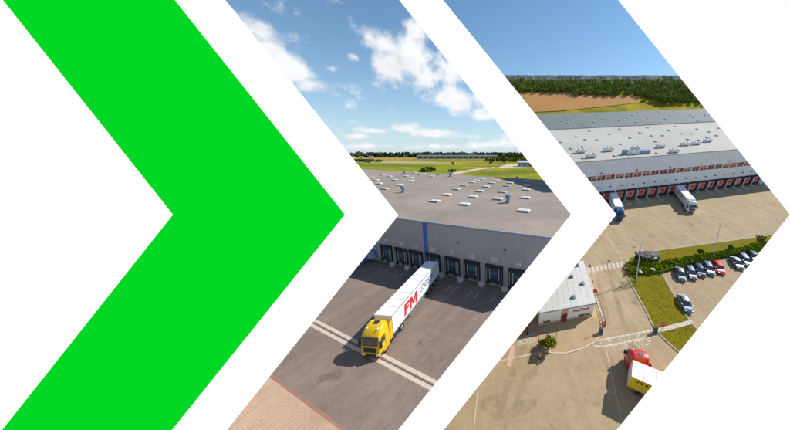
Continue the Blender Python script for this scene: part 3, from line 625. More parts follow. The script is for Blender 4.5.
def car(label, frame, loc, yaw, paint, style='hatch', group='cars in the car park'):
    t = thing('parked_car', label, 'car', frame, loc, yaw, group)
    st_ = [(-2.18, .7, .36, .8), (-2.1, .82, .26, .92), (-1.3, .88, .2, .97), (0, .89, .18, .95), (.95, .88, .18, .92), (1.7, .85, .2, .8), (2.08, .76, .26, .66), (2.18, .66, .34, .55)]
    def sec(x, hw, a, b):
        c = (b - a) * .3; return [Vector((x, y, z)) for y, z in ((-hw * .9, a), (hw * .9, a), (hw, a + c), (hw * .98, b - c * .6), (hw * .86, b), (-hw * .86, b), (-hw * .98, b - c * .6), (-hw, a + c))]
    body = add('body', MB().loft([sec(*s) for s in st_]).mesh('body', paint, 35), t)
    xr = {'hatch': (-2.0, -1.55), 'estate': (-2.1, -1.85), 'saloon': (-1.75, -1.0)}[style]
    A = [Vector(p) for p in ((1.15, -.78, .9), (1.15, .78, .9), (xr[0], .78, .92), (xr[0], -.78, .92))]
    B = [Vector(p) for p in ((.22, -.6, 1.43), (.22, .6, 1.43), (xr[1], .6, 1.43), (xr[1], -.6, 1.43))]
    Cc = [Vector((p.x * .9 - .02, p.y * .8, 1.48)) for p in B]
    cb = add('cabin', MB().loft([A, B, Cc]).mesh('cabin', paint, 25), t)
    def pane(name, a, b, c, d, ins=.1):
        q = [a, b, c, d]; m = sum(q, Vector()) / 4; nrm = (b - a).cross(d - a).normalized()
        add(name, MB().poly([p + (m - p) * ins + nrm * .012 for p in q]).mesh(name, M['glass']), cb)
    pane('windscreen', A[0], A[1], B[1], B[0]); pane('rear_window', A[2], A[3], B[3], B[2], .14)
    for i, j, s in ((1, 2, 1), (3, 0, -1)):
        a, b, c, d = A[i], A[j], B[j], B[i]
        for k in range(2):
            e, f, g, h = a.lerp(b, k / 2), a.lerp(b, (k + 1) / 2), d.lerp(c, (k + 1) / 2), d.lerp(c, k / 2); pane('side_window', e, f, g, h, .13)
    for s in (-1, 1):
        add('headlight', MB().box(1.82, 2.12, s * .6 - .14, s * .6 + .14, .6, .72).mesh('headlight', M['light']), body)
        add('tail_light', MB().box(-2.2, -2.08, s * .66 - .12, s * .66 + .12, .66, .86).mesh('tail_light', M['tail']), body)
        add('mirror', MB().box(.75, .9, s * .98 - .09, s * .98 + .09, .92, 1.06).mesh('mirror', paint), body)
        for x in (-1.35, 1.32): wheel(t, 'car', x, s * .8)
    add('bumper', MB().box(2.08, 2.2, -.6, .6, .3, .46).mesh('bumper', M['black']), body); add('bumper', MB().box(-2.22, -2.1, -.65, .65, .32, .5).mesh('bumper', M['black']), body)
    add('number_plate', box_me('number_plate', M['line_white'], 2.19, 2.215, -.26, .26, .36, .46), body)
    return t

def place(frame_g, fx, rx):
    a = frame_g(*fx); b = frame_g(*rx); return a, yaw_az(az_of(a - b))

M['yellow'] = mat('yellow truck paint', (.72, .46, .004), .32, .05, 1, coat=.4)
M['trailer_grey'] = mat('light grey trailer side', (.74, .74, .74), .4, .05, .5, .04, 5)
M['logo_red'] = mat('red lettering', (.55, .02, .02), .5, .05, 2); M['logo_blue'] = mat('blue lettering', (.03, .13, .36), .5, .05, 2); M['logo_black'] = mat('black lettering', (.02, .02, .02), .5, 0)
p, yw = place(ga, (371.5, 359.5), (434, 279))
tl = [(1, 'F', 1.75, M['logo_red'], -6.6, 2.4, .15), (1, 'M', 1.75, M['logo_red'], -8.5, 2.4, .15), (1, 'LOGISTIC', 1.35, M['logo_blue'], -13.4, 2.6, 0)]
yt = semi_truck('yellow cab truck with long white trailer marked FM backed into a dock', MA, p, yw, M['yellow'], letter=tl, trailer_len=15.6)
yt.matrix_world = yt.matrix_world @ Matrix.Diagonal((.97, .86, .92, 1))

# =================================================================== SLOPING YARD (right view)
M['yard_b'] = paving('tan concrete yard', (.385, .288, .178), (.398, .298, .185), (.345, .256, .158), 6.0, 5.0, R_(12), .1, .05, True)
M['yard_dark'] = mat('patched asphalt', (.31, .235, .15), .92, .2, .6, .15, 4, spec=.15, col2=(.38, .285, .176), c2scale=.8)
HB0 = gb(620, 200.5); HB1 = gb(762, 183.3); HAZ = az_of(HB1 - HB0); HYAW = yaw_az(HAZ)
MH = MB_ @ Matrix.Translation(HB0) @ Matrix.Rotation(HYAW, 4, 'Z'); MHI = MH.inverted()
def wall_b(x, y):
    d = MHI.to_3x3() @ ray(x, y); c = MHI @ CAMP; t = -c.y / d.y; q = c + d * t; return q.x, q.z
def loc_h(x, y, h): return MHI @ (MB_ @ gb(x, y, h))
HH = wall_b(650, 156.5)[1]
print('hall height', HH, 'az', math.degrees(HAZ), 'dist', HB0, HB1, 'tau', math.degrees(TAU))
gpts = [gb(423, 432), gb(508, 325), gb(592, 217), gb(596, 212), gb(572, 180), gb(553, 158), gb(533, 135)]
yard = gpts + [Vector((gpts[-1].x + 20, 262, 0)), Vector((520, 262, 0)), Vector((520, 60, 0)), Vector((120, 0, 0)), Vector((8, 0, 0))]
struct('yard', sheet(yard, 0), M['yard_b'], MB_)
# hillside behind the hall
rows = [(240, None), (258, 113.5), (274, 105), (290, 98), (305, 91.5), (322, 86), (338, 82.8), (360, 82.2)]
prof = []
for d_, y in rows:
    if y is None: prof.append((d_, -.2)); continue
    ang = TH + TAU - math.atan((CY - y) / F); prof.append((d_, SLOPE_H - d_ * math.tan(ang)))
def hill_z(y):
    for (a, za), (b, zb) in zip(prof, prof[1:]):
        if a <= y <= b: return za + (zb - za) * (y - a) / (b - a)
    return prof[-1][1]
hl = MB(); hx = {}
def px_of(P):
    v = MB_ @ Vector(P) - CAMP; d = v.dot(FW); return CX + F * v.x / d, CY - F * v.dot(UP) / d
def left_x(y, z):   # left end of the hill, kept behind the board's middle bar
    for x in np.arange(-60, 60, .25):
        a, b = px_of((x, y, z))
        if a > 594 - .8 * (215 - b) + 2: return float(x)
M['hill'] = mat('rough grass bank', (.36, .26, .015), .95, .25, .05, .15, .4, spec=.1, col2=(.2, .19, .01), c2scale=.06)
xs_n = 30; grid = []
for d_, z in prof:
    x0 = left_x(d_, z); grid.append([Vector((x0 + (520 - x0) * k / xs_n, d_, z + (random.uniform(-.25, .25) if d_ > 250 else 0))) for k in range(xs_n + 1)])
vsx = [q for r in grid for q in r]; fsx = [(a * (xs_n + 1) + k, a * (xs_n + 1) + k + 1, (a + 1) * (xs_n + 1) + k + 1, (a + 1) * (xs_n + 1) + k) for a in range(len(prof) - 1) for k in range(xs_n)]
hl.faces(vsx, fsx); struct('hillside', hl, M['hill'], MB_)
def hill_px(x, y, dz=0):      # point of the hillside seen at a pixel
    lo, hi = 241.0, 359.0
    for _ in range(40):
        mid = (lo + hi) / 2; z = hill_z(mid); P = Vector((0, mid, z)); _, row = px_of(P)
        if row > y: lo = mid
        else: hi = mid
    z = hill_z(lo); a0, _ = px_of((0, lo, z)); a1, _ = px_of((100, lo, z)); return Vector(((x - a0) / (a1 - a0) * 100, lo, z + dz))
def hill_patch(name, px, m, dz):
    # drape: split the outline finely, fan from centre
    pts = []
    for (a, b), (c, d) in zip(px, px[1:] + px[:1]):
        for k in range(8): pts.append(hill_px(a + (c - a) * k / 8, b + (d - b) * k / 8, dz))
    mb = MB(); pts3 = pts; import bmesh
    bm = bmesh.new(); vv = [bm.verts.new(q) for q in pts3]; f = bm.faces.new(vv); f.normal_update()
    if f.normal.z < 0: f.normal_flip()
    bmesh.ops.triangulate(bm, faces=[f]); me = bpy.data.meshes.new(name); bm.to_mesh(me); bm.free(); me.materials.append(m)
    o = add(name, me); o.matrix_world = MB_; o['kind'] = 'structure'; return o
def band_patch(name, top, bot, m, dz, nx=24, ny=6):     # draped field between two pixel polylines (left to right)
    def at(pl, t):
        xa, xb = pl[0][0], pl[-1][0]; x = xa + (xb - xa) * t
        for (a, ya), (b, yb) in zip(pl, pl[1:]):
            if a <= x <= b + 1e-6: return x, ya + (yb - ya) * (x - a) / (b - a + 1e-9)
        return pl[-1]
    g = []
    for j in range(ny + 1):
        for i in range(nx + 1):
            (xa, ya), (xb, yb) = at(bot, i / nx), at(top, i / nx); k = j / ny; g.append(hill_px(xa + (xb - xa) * k, ya + (yb - ya) * k, dz))
    struct(name, MB().faces(g, [(j * (nx + 1) + i, j * (nx + 1) + i + 1, (j + 1) * (nx + 1) + i + 1, (j + 1) * (nx + 1) + i) for j in range(ny) for i in range(nx)]), m, MB_)
band_patch('stubble_field', [(500, 93), (572, 92.5), (575, 95), (640, 96.5)], [(520, 113.2), (560, 111.4), (600, 107.5), (640, 103)], mat('ploughed tan field', (.47, .24, .088), .95, .09, .05, .08, .5, spec=.1), .5)

hall = thing('logistics_hall', 'long pale logistics hall with red dock doors and a light roof', 'warehouse', MH, (0, 0, 0))
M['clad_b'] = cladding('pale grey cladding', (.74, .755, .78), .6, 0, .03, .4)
M['roof_b'] = mat('light roof sheet', (.42, .395, .355), .85, .05, .05, .06, 1.5, spec=.25, col2=(.45, .425, .385), c2scale=.03)
M['roof_bd'] = mat('dark grey roof membrane', (.13, .155, .15), .8, .08, .05, .06, 1.5)
fl = [loc_h(x, y, HH) for x, y in ((572, 163.5), (545, 131), (533, 116.5))]; fr_ = [Vector((300, 0, HH)), None, None]
ys1 = loc_h(630, 126.2, HH).y; ys2 = loc_h(630, 112, HH).y; x0b = fl[0].x
def hx_(y): return fl[0].x + (fl[2].x - fl[0].x) * y / max(fl[2].y, 1)
mh = MB()
foot = [(x0b, 0), (330, 0), (330, ys2), (hx_(ys2), ys2)]
for i in range(4):
    a, b = foot[i], foot[(i + 1) % 4]; mh.poly([(*a, 0), (*b, 0), (*b, HH - .2), (*a, HH - .2)])
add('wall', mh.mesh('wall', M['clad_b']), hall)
add('roof', MB().prism([(x0b, 0), (330, 0), (330, ys1), (hx_(ys1), ys1)], HH - .2, HH).mesh('roof', M['roof_b']), hall)
add('rear_roof', MB().prism([(hx_(ys1), ys1), (330, ys1), (330, ys2), (hx_(ys2), ys2)], HH - .2, HH + .5).mesh('rear_roof', M['roof_bd']), hall)
add('roof_edge_trim', MB().box(x0b, 330, -.12, .1, HH - .19, HH + .14).mesh('roof_edge_trim', M['concrete']), hall)
add('roof_step_trim', MB().box(hx_(ys1), 330, ys1 - .2, ys1 - .003, HH, HH + .55).mesh('roof_step_trim', M['roof_b']), hall)
# strip of red-framed windows
M['win_red'] = mat('red window frame', (.5, .1, .06), .5, .1, 2)
wz = [wall_b(x, y)[1] for x, y in ((644, 173.4), (700, 168.6))]; wz = sum(wz) / 2
frame_me = MB().box(-.72, .72, -.06, .0, -.85, -.68).box(-.72, .72, -.06, 0, .68, .85).box(-.72, -.55, -.06, 0, -.68, .68).box(.55, .72, -.06, 0, -.68, .68).mesh('window', M['win_red'])
pane_b = MB().box(-.55, .55, -.03, .01, -.68, .68).mesh('pane', glass('office glass', (.05, .045, .045)))
blind_b = MB().box(-.55, .55, -.035, .01, -.1, .68).mesh('blind', mat('salmon blind', (.6, .3, .22), .7, .1, 1))
sL = wall_b(570, 180)[0]; k = 0; s = sL
while s < wall_b(752, 165)[0]:
    w = add('window', frame_me, hall, Matrix.Translation((s, 0, wz))); add('pane', pane_b, w)
    if random.random() < .5: add('blind', blind_b, w, Matrix.Translation((0, -.004, 0)))
    s += 1.62 if k % 2 == 0 else 2.0; k += 1
# docks
z3 = lambda a, b: (600 + a / 7.9, 180 + b / 7.9)
pA = wall_b(*z3(195, 118))[0]; pB = wall_b(*z3(525, 92))[0]; dsp = (pB - pA) / 4; print('dock spacing', dsp)
M['door_red'] = mat('red dock door', (.78, .2, .16), .5, .12, 1.2, objvar=.2)
sh2 = MB().box(-1.95, -1.6, -.45, 0, .2, 4.4).box(1.6, 1.95, -.45, 0, .2, 4.4).box(-1.95, 1.95, -.5, 0, 3.85, 4.42).mesh('dock_shelter', M['shelter'])
dr2 = MB().box(-1.6, 1.6, -.1, .02, 1.1, 3.85).mesh('dock_door', M['door_red'])
lv2 = MB().box(-1.5, 1.5, -.4, 0, .2, 1.1).mesh('dock_leveller', M['dark_steel'])
post2 = MB().box(-.16, .16, -.9, -.6, 0, 3.9).mesh('dock_post', mat('pale steel post', (.55, .57, .6), .5, .1, 2))
ft2 = MB().box(-.6, .6, -1.6, 0, 0, .45).mesh('dock_foot', M['concrete'])
lamp2 = MB().box(-.18, .18, -.5, 0, -.1, .15).mesh('wall_lamp', M['dark_steel'])
pn2 = MB().box(-.5, .5, -.13, -.1, 2.3, 2.8).mesh('pane', M['glass'])
k = -3
while pA + (k + .5) * dsp < wall_b(772, 160)[0]:
    s = pA + (k + .5) * dsp
    if s > x0b + 2:
        d = add('dock_door', dr2, hall, Matrix.Translation((s, 0, 0))); add('dock_shelter', sh2, d); add('dock_leveller', lv2, d); add('pane', pn2, d)
        for e in (-1, 1): add('bumper', bump_me, d, Matrix.Translation((e * 1.0, -.2, .1)))
        add('dock_post', post2, hall, Matrix.Translation((s + dsp / 2, 0, 0))); add('dock_foot', ft2, hall, Matrix.Translation((s + dsp / 2, 0, 0)))
        add('wall_lamp', lamp2, hall, Matrix.Translation((s, 0, 6.1)))
        if k % 3 == 0: add('wall_lamp', lamp2, hall, Matrix.Translation((s, 0, wz + 1.7)))
        pw = [MBI @ (MH @ Vector((s + dsp / 2 + e, -3.2 - j, 0))) for e, j in ((-.9, 0), (.9, 0))]
        struct('apron_mark', strip(pw, .7, .005), M['line_yellow'], MB_, group='pale worn marks before the red docks')
        pw = MBI @ (MH @ Vector((s + dsp / 2, -15.5, 0)))
        struct('drain_cover', MB().box(-.45, .45, -.4, .4, 0, .012), M['yard_dark'], MB_ @ Matrix.Translation(pw), group='dark drain covers along the yard')
    k += 1
# roof lights and plant
rl = MB().box(-.5, .5, -.5, .5, 0, .3).mesh('skylight', M['curb']); rd_ = MB().loft([[Vector((x, y, .3)) for x, y in ((-.54, -.54), (.54, -.54), (.54, .54), (-.54, .54))], [Vector((x, y, .55)) for x, y in ((-.32, -.32), (.32, -.32), (.32, .32), (-.32, .32))]]).mesh('dome', M['dome'])
z8 = lambda a, b: (560 + a / 5.37, 110 + b / 5.37)
zl = [(88, 145), (135, 162), (158, 115), (198, 163), (265, 132), (320, 105), (325, 185), (375, 152), (430, 125), (470, 97), (490, 140), (512, 172), (550, 140), (585, 113), (617, 90), (655, 130), (685, 160), (707, 130), (735, 105), (122, 200), (295, 250), (125, 262), (520, 236), (5, 175)]
zl += [(745, 165), (800, 120), (790, 150), (850, 100), (840, 140), (60, 210)]
zd = [(28, 45), (80, 28), (42, 72), (70, 67), (100, 55), (62, 96), (125, 80), (153, 40), (182, 66), (200, 25), (232, 50), (215, 90), (270, 75), (276, 37), (315, 20), (318, 60), (345, 55), (358, 45), (355, 85), (388, 30), (408, 68), (420, 15), (443, 55), (470, 40), (472, 52), (498, 75), (530, 12), (540, 65), (565, 50), (588, 38), (612, 8), (637, 68), (665, 55), (685, 40), (700, 30), (715, 42), (750, 18), (740, 60), (780, 30), (10, 62)]
for a, b in zl:
    q = loc_h(*z8(a, b), HH); 
    if q.y > .9: o = add('skylight', rl, hall, Matrix.Translation((q.x, q.y, HH))); add('dome', rd_, o)
for a, b in zd:
    q = loc_h(*z8(a, b), HH + .5)
    if ys1 + .8 < q.y < ys2 - .8: o = add('skylight', rl, hall, Matrix.Translation((q.x, q.y, HH + .5))); add('dome', rd_, o)
M['plant'] = mat('white plant casing', (.68, .67, .64), .5, .06, 2)
pl = MB().box(-1.7, 1.7, -.7, .7, .3, 1.3).box(-1.6, -1.3, -.6, .6, 0, .3).box(1.3, 1.6, -.6, .6, 0, .3).mesh('air_handler', M['plant'])
plf = MB().cyl((0, 0, 1.3), (0, 0, 1.42), .4, .4, 12).mesh('fan', M['dark_steel'])
for a, b in ((108, 230), (258, 222), (400, 215), (537, 203), (668, 192), (727, 187), (165, 256), (610, 228), (790, 172), (395, 238)):
    q = loc_h(*z8(a, b), HH); q.y = max(q.y, 1.4); o = add('air_handler', pl, hall, Matrix.Translation((q.x, q.y, HH))); [add('fan', plf, o, Matrix.Translation((e, 0, 0))) for e in (-.8, .8)]
q = loc_h(*z8(448, 233), HH); add('plant_frame', MB().box(-2, 2, -.9, .9, .1, 1.3).mesh('plant_frame', M['vent']), hall, Matrix.Translation((q.x, max(q.y, 1.2), HH)))
q = loc_h(*z8(345, 240), HH); add('plant_frame', MB().box(-.8, .8, -.6, .6, .1, 1.8).mesh('plant_frame', M['vent']), hall, Matrix.Translation((q.x, max(q.y, 1.2), HH)))

# trucks at the red docks and at the gate
M['blue_cab'] = mat('blue truck paint', (.02, .1, .32), .3, .06, 1, coat=.4)
p, yw = place(gb, (618.5, 221.5), (607.5, 193))
semi_truck('blue cab truck with plain white trailer at the leftmost red docks', MB_, p, yw, M['blue_cab'], trailer_len=13.6)
p, yw = place(gb, (690.5, 213), (671, 188.5))
semi_truck('all white truck with red lettering on its trailer at the red docks', MB_, p, yw, M['white_paint'], side=M['trailer_grey'], letter=[(-1, 'SUNWAY', 1.5, M['logo_red'], -9.2, 2.7, .2)])
M['yellow_side'] = mat('yellow curtain side', (.8, .56, .004), .5, .05, 1)
fa, fb_ = gb(628, 372, 3.8), gb(653, 383, 3.8); taz = az_of(fa - fb_); nrm = Vector((math.cos(taz), -math.sin(taz), 0))
ff = fa + nrm * 1.275 if True else fa
cab_az = R_(5)
cd = Vector((math.sin(cab_az), math.cos(cab_az), 0)); tdv = Vector((math.sin(taz), math.cos(taz), 0))
kp = Vector((ff.x, ff.y, 0)) - tdv * 2.15          # kingpin below the trailer nose
front = kp + cd * 4.6 + Vector((.25, -.55, 0))
semi_truck('red cab truck turning with a yellow sided trailer near the STOP markings', MB_, front, yaw_az(cab_az), M['red'], side=M['yellow_side'], roofm=M['trailer_white'], bend=-(taz - cab_az), nose=-2.45,
           letter=[(1, 'IPS RENTING', .8, M['logo_black'], -5.4, 3.1, 0), (1, 'ips renting', .75, M['line_white'], -5.2, 2.1, 0)])

# gatehouse
GH = 3.6
g1, g2, g3 = gb(540, 312.2, GH), gb(595.5, 302.5, GH), gb(583, 260.8, GH); gx = (g2 - g1); gy = g3 - g2; gw, gl_ = gx.length, gy.length
MG = MB_ @ Matrix(((gx.x / gw, -gx.y / gw, 0, g1.x), (gx.y / gw, gx.x / gw, 0, g1.y), (0, 0, 1, 0), (0, 0, 0, 1)))
gh = thing('gatehouse', 'small white gatehouse with pale roof and red lettering', 'gatehouse', MG, (0, 0, 0)); MGI = MG.inverted()
v3 = MGI.to_3x3() @ (MB_.to_3x3() @ gy); fp = [(0, 0), (gw, 0), (gw + v3.x, v3.y), (v3.x, v3.y)]
M['gh_wall'] = mat('white render', (.88, .87, .85), .7, .04, .8); M['gh_pink'] = mat('salmon plinth', (.62, .4, .31), .8, .08, 1.5)
m_ = MB()
for i in range(4):
    a, b = fp[i], fp[(i + 1) % 4]; m_.poly([(*a, .0), (*b, .0), (*b, GH - .15), (*a, GH - .15)])
add('wall', m_.mesh('wall', M['gh_wall']), gh)
def inset(q, e): 
    cx = sum(p[0] for p in q) / 4; cy = sum(p[1] for p in q) / 4; return [(p[0] + (p[0] - cx) * e, p[1] + (p[1] - cy) * e) for p in q]
rf = add('roof', MB().prism(inset(fp, .02), GH - .15, GH).mesh('roof', mat('pale roof felt', (.55, .54, .51), .85, .07, .4, .06, 4)), gh)
add('roof_edge_trim', MB().box(-.15, gw + .15, -.2, -.11, GH - .2, GH + .06).mesh('roof_edge_trim', M['curb']), rf)
for k in range(1, 9): add('roof_seam', MB().poly([(gw * k / 9, 0, GH + .004), (gw * k / 9 + .06, 0, GH + .004), (gw * k / 9 + .06 + v3.x, v3.y, GH + .004), (gw * k / 9 + v3.x, v3.y, GH + .004)]).mesh('roof_seam', M['curb']), rf)
def wall_g(x, y):
    d = MGI.to_3x3() @ ray(x, y); c = MGI @ CAMP; t = -c.y / d.y; q = c + d * t; return q.x, q.z
zg = lambda a, b: (535 + a / 5.74, 255 + b / 5.74)
add('plinth', MB().box(-.02, gw * .38, -.06, -.002, 0, .55).box(gw * .5, gw + .02, -.06, -.002, 0, .55).mesh('plinth', M['gh_pink']), gh)
s1_, _ = wall_g(*zg(148, 350)); s2_, _ = wall_g(*zg(185, 350))
add('entrance_panel', MB().box(s1_, s2_, -.05, -.002, .0, GH - .16).mesh('entrance_panel', M['gh_pink']), gh)
dg = add('door', MB().box(s1_ + .1, s2_ - .05, -.12, -.05, 0, 2.1).mesh('door', M['red']), gh)
add('pane', MB().box(s1_ + .25, s2_ - .2, -.135, -.12, 1.0, 1.9).mesh('pane', M['glass']), dg); add('pane', MB().box(s1_ + .25, s2_ - .2, -.135, -.12, .2, .85).mesh('pane', M['glass']), dg); add('handle', MB().cyl((s1_ + .2, -.17, 1.0), (s1_ + .2, -.17, 1.3), .02).mesh('handle', M['chrome']), dg)
for a, b in (((248, 345), (315, 345)), ((45, 385), (88, 385))):
    xa, za = wall_g(*zg(*a)); xb, zb = wall_g(*zg(*b)); zc = (za + zb) / 2
    w = add('window', MB().box(xa, xb, -.07, -.002, zc - .5, zc - .4).box(xa, xb, -.07, -.002, zc + .4, zc + .5).box(xa, xa + .1, -.07, -.002, zc - .4, zc + .4).box(xb - .1, xb, -.07, -.002, zc - .4, zc + .4).box((xa + xb) / 2 - .05, (xa + xb) / 2 + .05, -.07, -.002, zc - .4, zc + .4).mesh('window', M['gh_pink']), gh)
    add('pane', MB().box(xa + .1, xb - .1, -.03, -.001, zc - .4, zc + .4).mesh('pane', glass('gatehouse glass', (.07, .065, .04))), w)
xs, zs = wall_g(*zg(266, 313)); add('lettering', text_mesh('RusTech', .95, M['logo_red'], .02, 0, .02), gh, axes((xs, -.03, zs), (1, 0, 0), (0, 0, 1)))
for a, b in ((210, 127), (243, 62), (220, 245), (272, 167)):
    q = MGI @ (MB_ @ gb(*zg(a, b), GH)); o = add('roof_vent', MB().box(-.3, .3, -.3, .3, GH, GH + .35).cyl((0, 0, GH + .35), (0, 0, GH + .7), .16, .16, 8).mesh('roof_vent', M['vent']), rf, Matrix.Translation((q.x, q.y, 0)))
add('gutter', MB().cyl((gw + .05, 0, GH - .1), (gw + v3.x + .05, v3.y, GH - .1), .09, .09, 6).mesh('gutter', M['vent']), rf)
# ---- ground of the sloping site: lines, grass, kerbs
M['grass_b'] = mat('dry olive grass', (.185, .15, .006), .95, .12, .5, .12, 3.0, spec=.1, col2=(.16, .14, .006), c2scale=.35)
M['kerb'] = mat('kerb stone', (.42, .36, .28), .9, .12, 1.5)
def gpx(px, z=0): return [gb(x, y) for x, y in px]
def band(name, px, w, m, z=.006, group=None):
    o = struct(name, strip(gpx(px), w, z), m, MB_)
    if group: o['group'] = group
    return o
G1 = [(626, 276), (631, 284), (637, 295), (645, 309), (653, 326), (658, 333), (666, 341), (676, 350), (688, 358), (712, 366), (716, 350), (690, 322), (675, 298), (664, 278), (661, 275)]
struct('grass_verge', MB().prism([(q.x, q.y) for q in gpx(G1)], .0, .1), M['grass_b'], MB_)
struct('kerb', wall_strip(gpx(G1[:10]), .25, 0, .13), M['kerb'], MB_)
struct('kerb', wall_strip(gpx(G1[10:14]), .2, 0, .13), M['kerb'], MB_)
G2 = [(626, 263), (630, 257.5), (641, 254), (660, 250.3), (700, 245), (740, 239.5), (800, 231), (860, 222), (880, 232), (800, 246), (740, 254), (690, 262), (660, 274), (632, 275), (626, 271)]
struct('grass_verge', MB().prism([(q.x, q.y) for q in gpx(G2)], .0, .09), M['grass_b'], MB_)
struct('kerb', wall_strip(gpx(G2[:8]), .3, 0, .13), M['kerb'], MB_)
# footpath over the verge
band('footpath', [(655, 331.5), (672, 327.3), (692, 322)], .8, mat('pale slabs', (.55, .48, .4), .9, .1, 1.2), .12)
band('footpath_edge', [(655, 330.4), (672, 326.2), (692, 320.9)], .22, M['line_white'], .126)
band('footpath_edge', [(656, 332.8), (673, 328.5), (693, 323.2)], .22, M['line_white'], .126)
# gate lines and words
band('road_line', [(597.5, 340.6), (652.3, 330.2)], .3, M['line_white'], .006, 'white lines across the gate road')
band('road_line', [(594, 345.8), (603.4, 346.3), (654.4, 336)], .3, M['line_white'], .006, 'white lines across the gate road')
for k in range(6): band('road_dash', [(600 + k * 9.3, 343.2 - k * 1.85), (602 + k * 9.3, 342.8 - k * 1.85)], .22, M['line_white'], .006, 'short dashes between the gate lines')
band('road_line', [(517, 338.8), (537, 333.2)], .28, M['line_white'], .006, 'white lines across the entry lane')
band('road_line', [(494, 362), (538.5, 352.4)], .18, M['line_white'], .006, 'white lines across the entry lane')
def road_text(px0, px1, px_up, txt, label):
    a, b, c = gb(*px0), gb(*px1), gb(*px_up); ctr = (a + b) / 2; xx = b - a; yy = c - ctr
    me = text_mesh(txt, 1.0, M['line_white'], .001, 0, .0); dim = max(v.co.x for v in me.vertices) - min(v.co.x for v in me.vertices); dy = max(v.co.y for v in me.vertices) - min(v.co.y for v in me.vertices)
    for v in me.vertices: v.co.x *= xx.length / dim; v.co.y *= 2 * yy.length / dy; v.co.z = .008 if v.co.z > 0 else .006
    o = add('road_lettering', me); o.matrix_world = MB_ @ axes((ctr.x, ctr.y, 0), xx, yy); o['kind'] = 'structure'; o['label'] = label
road_text((613.5, 348.7), (628, 345.6), (620, 344.3), 'STOP', 'worn white STOP painted left of the red cab')
road_text((636, 345), (651.5, 341), (642.6, 339.8), 'STOP', 'worn white STOP painted behind the red cab')
road_text((535.5, 338.3), (517.5, 342.6), (527.2, 343.2), 'STOP', 'worn white STOP painted upside down on the entry lane')
# zebra
for k in range(9):
    x = 589.5 + k * 4.1; y = 270.2 - k * .75; band('zebra_stripe', [(x, y + 2.6), (x - .9, y - 2.6)], .62, M['line_white'], .006, 'white stripes of the zebra crossing')
# pale joints, tyre tracks, dark patched areas
for px in ([(606, 348), (612, 377), (618, 404), (622, 425)], [(474, 428), (478, 388)], [(604, 228), (610, 240), (624, 262)]): band('slab_joint', px, .1, M['line_yellow'], .004)
for px in ([(479, 406), (484, 397), (497, 394), (509, 392), (508, 401), (495, 408), (482, 411)], [(506, 412), (513, 403), (527, 399), (537, 399), (536, 409), (524, 414), (510, 419)], [(527, 375), (532, 368), (538, 366), (537, 375), (530, 380)], [(504, 381), (511, 375), (518, 374), (514, 381)]):
    struct('asphalt_patch', sheet(gpx(px), .005), M['yard_dark'], MB_, label='dark worn patch in the tan concrete', group='dark worn patches near the entry lane')
M['track_b'] = mat('worn concrete', (.315, .23, .14), .92, .12, .3, .1, 3, spec=.15, col2=(.37, .27, .16), c2scale=.25)
for px in ([(607, 262), (614, 290), (622, 318), (628, 332)], [(597, 275), (602, 296), (609, 325)], [(524, 345), (510, 380), (497, 420)], [(533, 346), (524, 378), (517, 408)]): band('tyre_track', px, .9, M['track_b'], .003, 'faint tyre tracks on the concrete')
band('entry_strip', [(513.5, 345), (511, 356), (509, 366)], .75, mat('faded red strip', (.6, .36, .27), .9, .12, .8), .005)
for x, y in ((609, 261), (634, 247), (720, 235.3), (671, 282), (641, 268)):
    struct('manhole_cover', MB().cyl((0, 0, 0), (0, 0, .012), .42, .42, 14), M['dark_steel'], MB_ @ Matrix.Translation(gb(x, y)), group='dark manhole covers')
# gatehouse apron
apr = [(541, 350), (552, 353), (566, 353.3), (582, 348.8), (595, 342), (603, 330), (603, 318), (597, 300), (590, 280), (586, 268), (570, 300), (545, 325), (538, 334)]
struct('gate_island', MB().prism([(q.x, q.y) for q in gpx(apr)], 0, .1), mat('sandy paving', (.41, .29, .165), .92, .1, .6, .08, 4), MB_)
struct('kerb', wall_strip(gpx(apr[:10]), .22, 0, .115), mat('pale kerb', (.58, .48, .36), .9, .1, 1.5), MB_)
# car park lines
for px in ([(683, 280.7), (701.8, 309), (712, 324)], [(697.7, 279), (717, 304), (726, 316)], [(710.7, 276), (725, 293.4), (735, 306)], [(723.7, 273.4), (733.5, 283), (745, 295)], [(736.8, 269.3), (748, 281)], [(672, 283), (676, 290)]): band('parking_line', px, .13, M['line_red'], .006, 'thin red bay lines of the car park')
# hedge
M['hedge'] = foliage('hedge leaves', (.12, .19, .006), (.23, .27, .01), 1.2)
def hedge(label, top, bot, h, n, core=True):
    P = gpx(top) + gpx(bot)[::-1]; c = sum(P, Vector()) / len(P)
    t = thing('hedge', label, 'hedge', MB_, c); poly = [(q.x - c.x, q.y - c.y) for q in P]
    add('inner_branches', MB().prism([(x * .97, y * .97) for x, y in poly], 0, h * .75).mesh('inner_branches', mat('hedge core', (.09, .13, .006), .9, .3, 2)), t)
    pts = []; T_, B_ = gpx(top), gpx(bot)
    seg = len(top) - 1
    L_ = [(T_[i + 1] - T_[i]).length for i in range(seg)]; cum = np.cumsum([0] + L_)
    for k in range(n):
        u = random.uniform(0, cum[-1]); i = min(int(np.searchsorted(cum, u) - 1), seg - 1); i = max(i, 0); f = (u - cum[i]) / L_[i]
        a = T_[i].lerp(T_[i + 1], f); b = B_[i].lerp(B_[i + 1], f); w = random.uniform(-.03, 1.03); q = a.lerp(b, w)
        side = min(w, 1 - w); z = h * (random.uniform(.72, 1.12)) if side > .1 and random.random() < .7 else random.uniform(.05, h)
        z *= 1 + .14 * math.sin(q.x * 1.3) * math.cos(q.y * 1.9 + q.x * .6)
        pts.append((q.x - c.x, q.y - c.y, z))
    add('foliage', quads_mesh('foliage', leaves(pts, .17), M['hedge']), t)
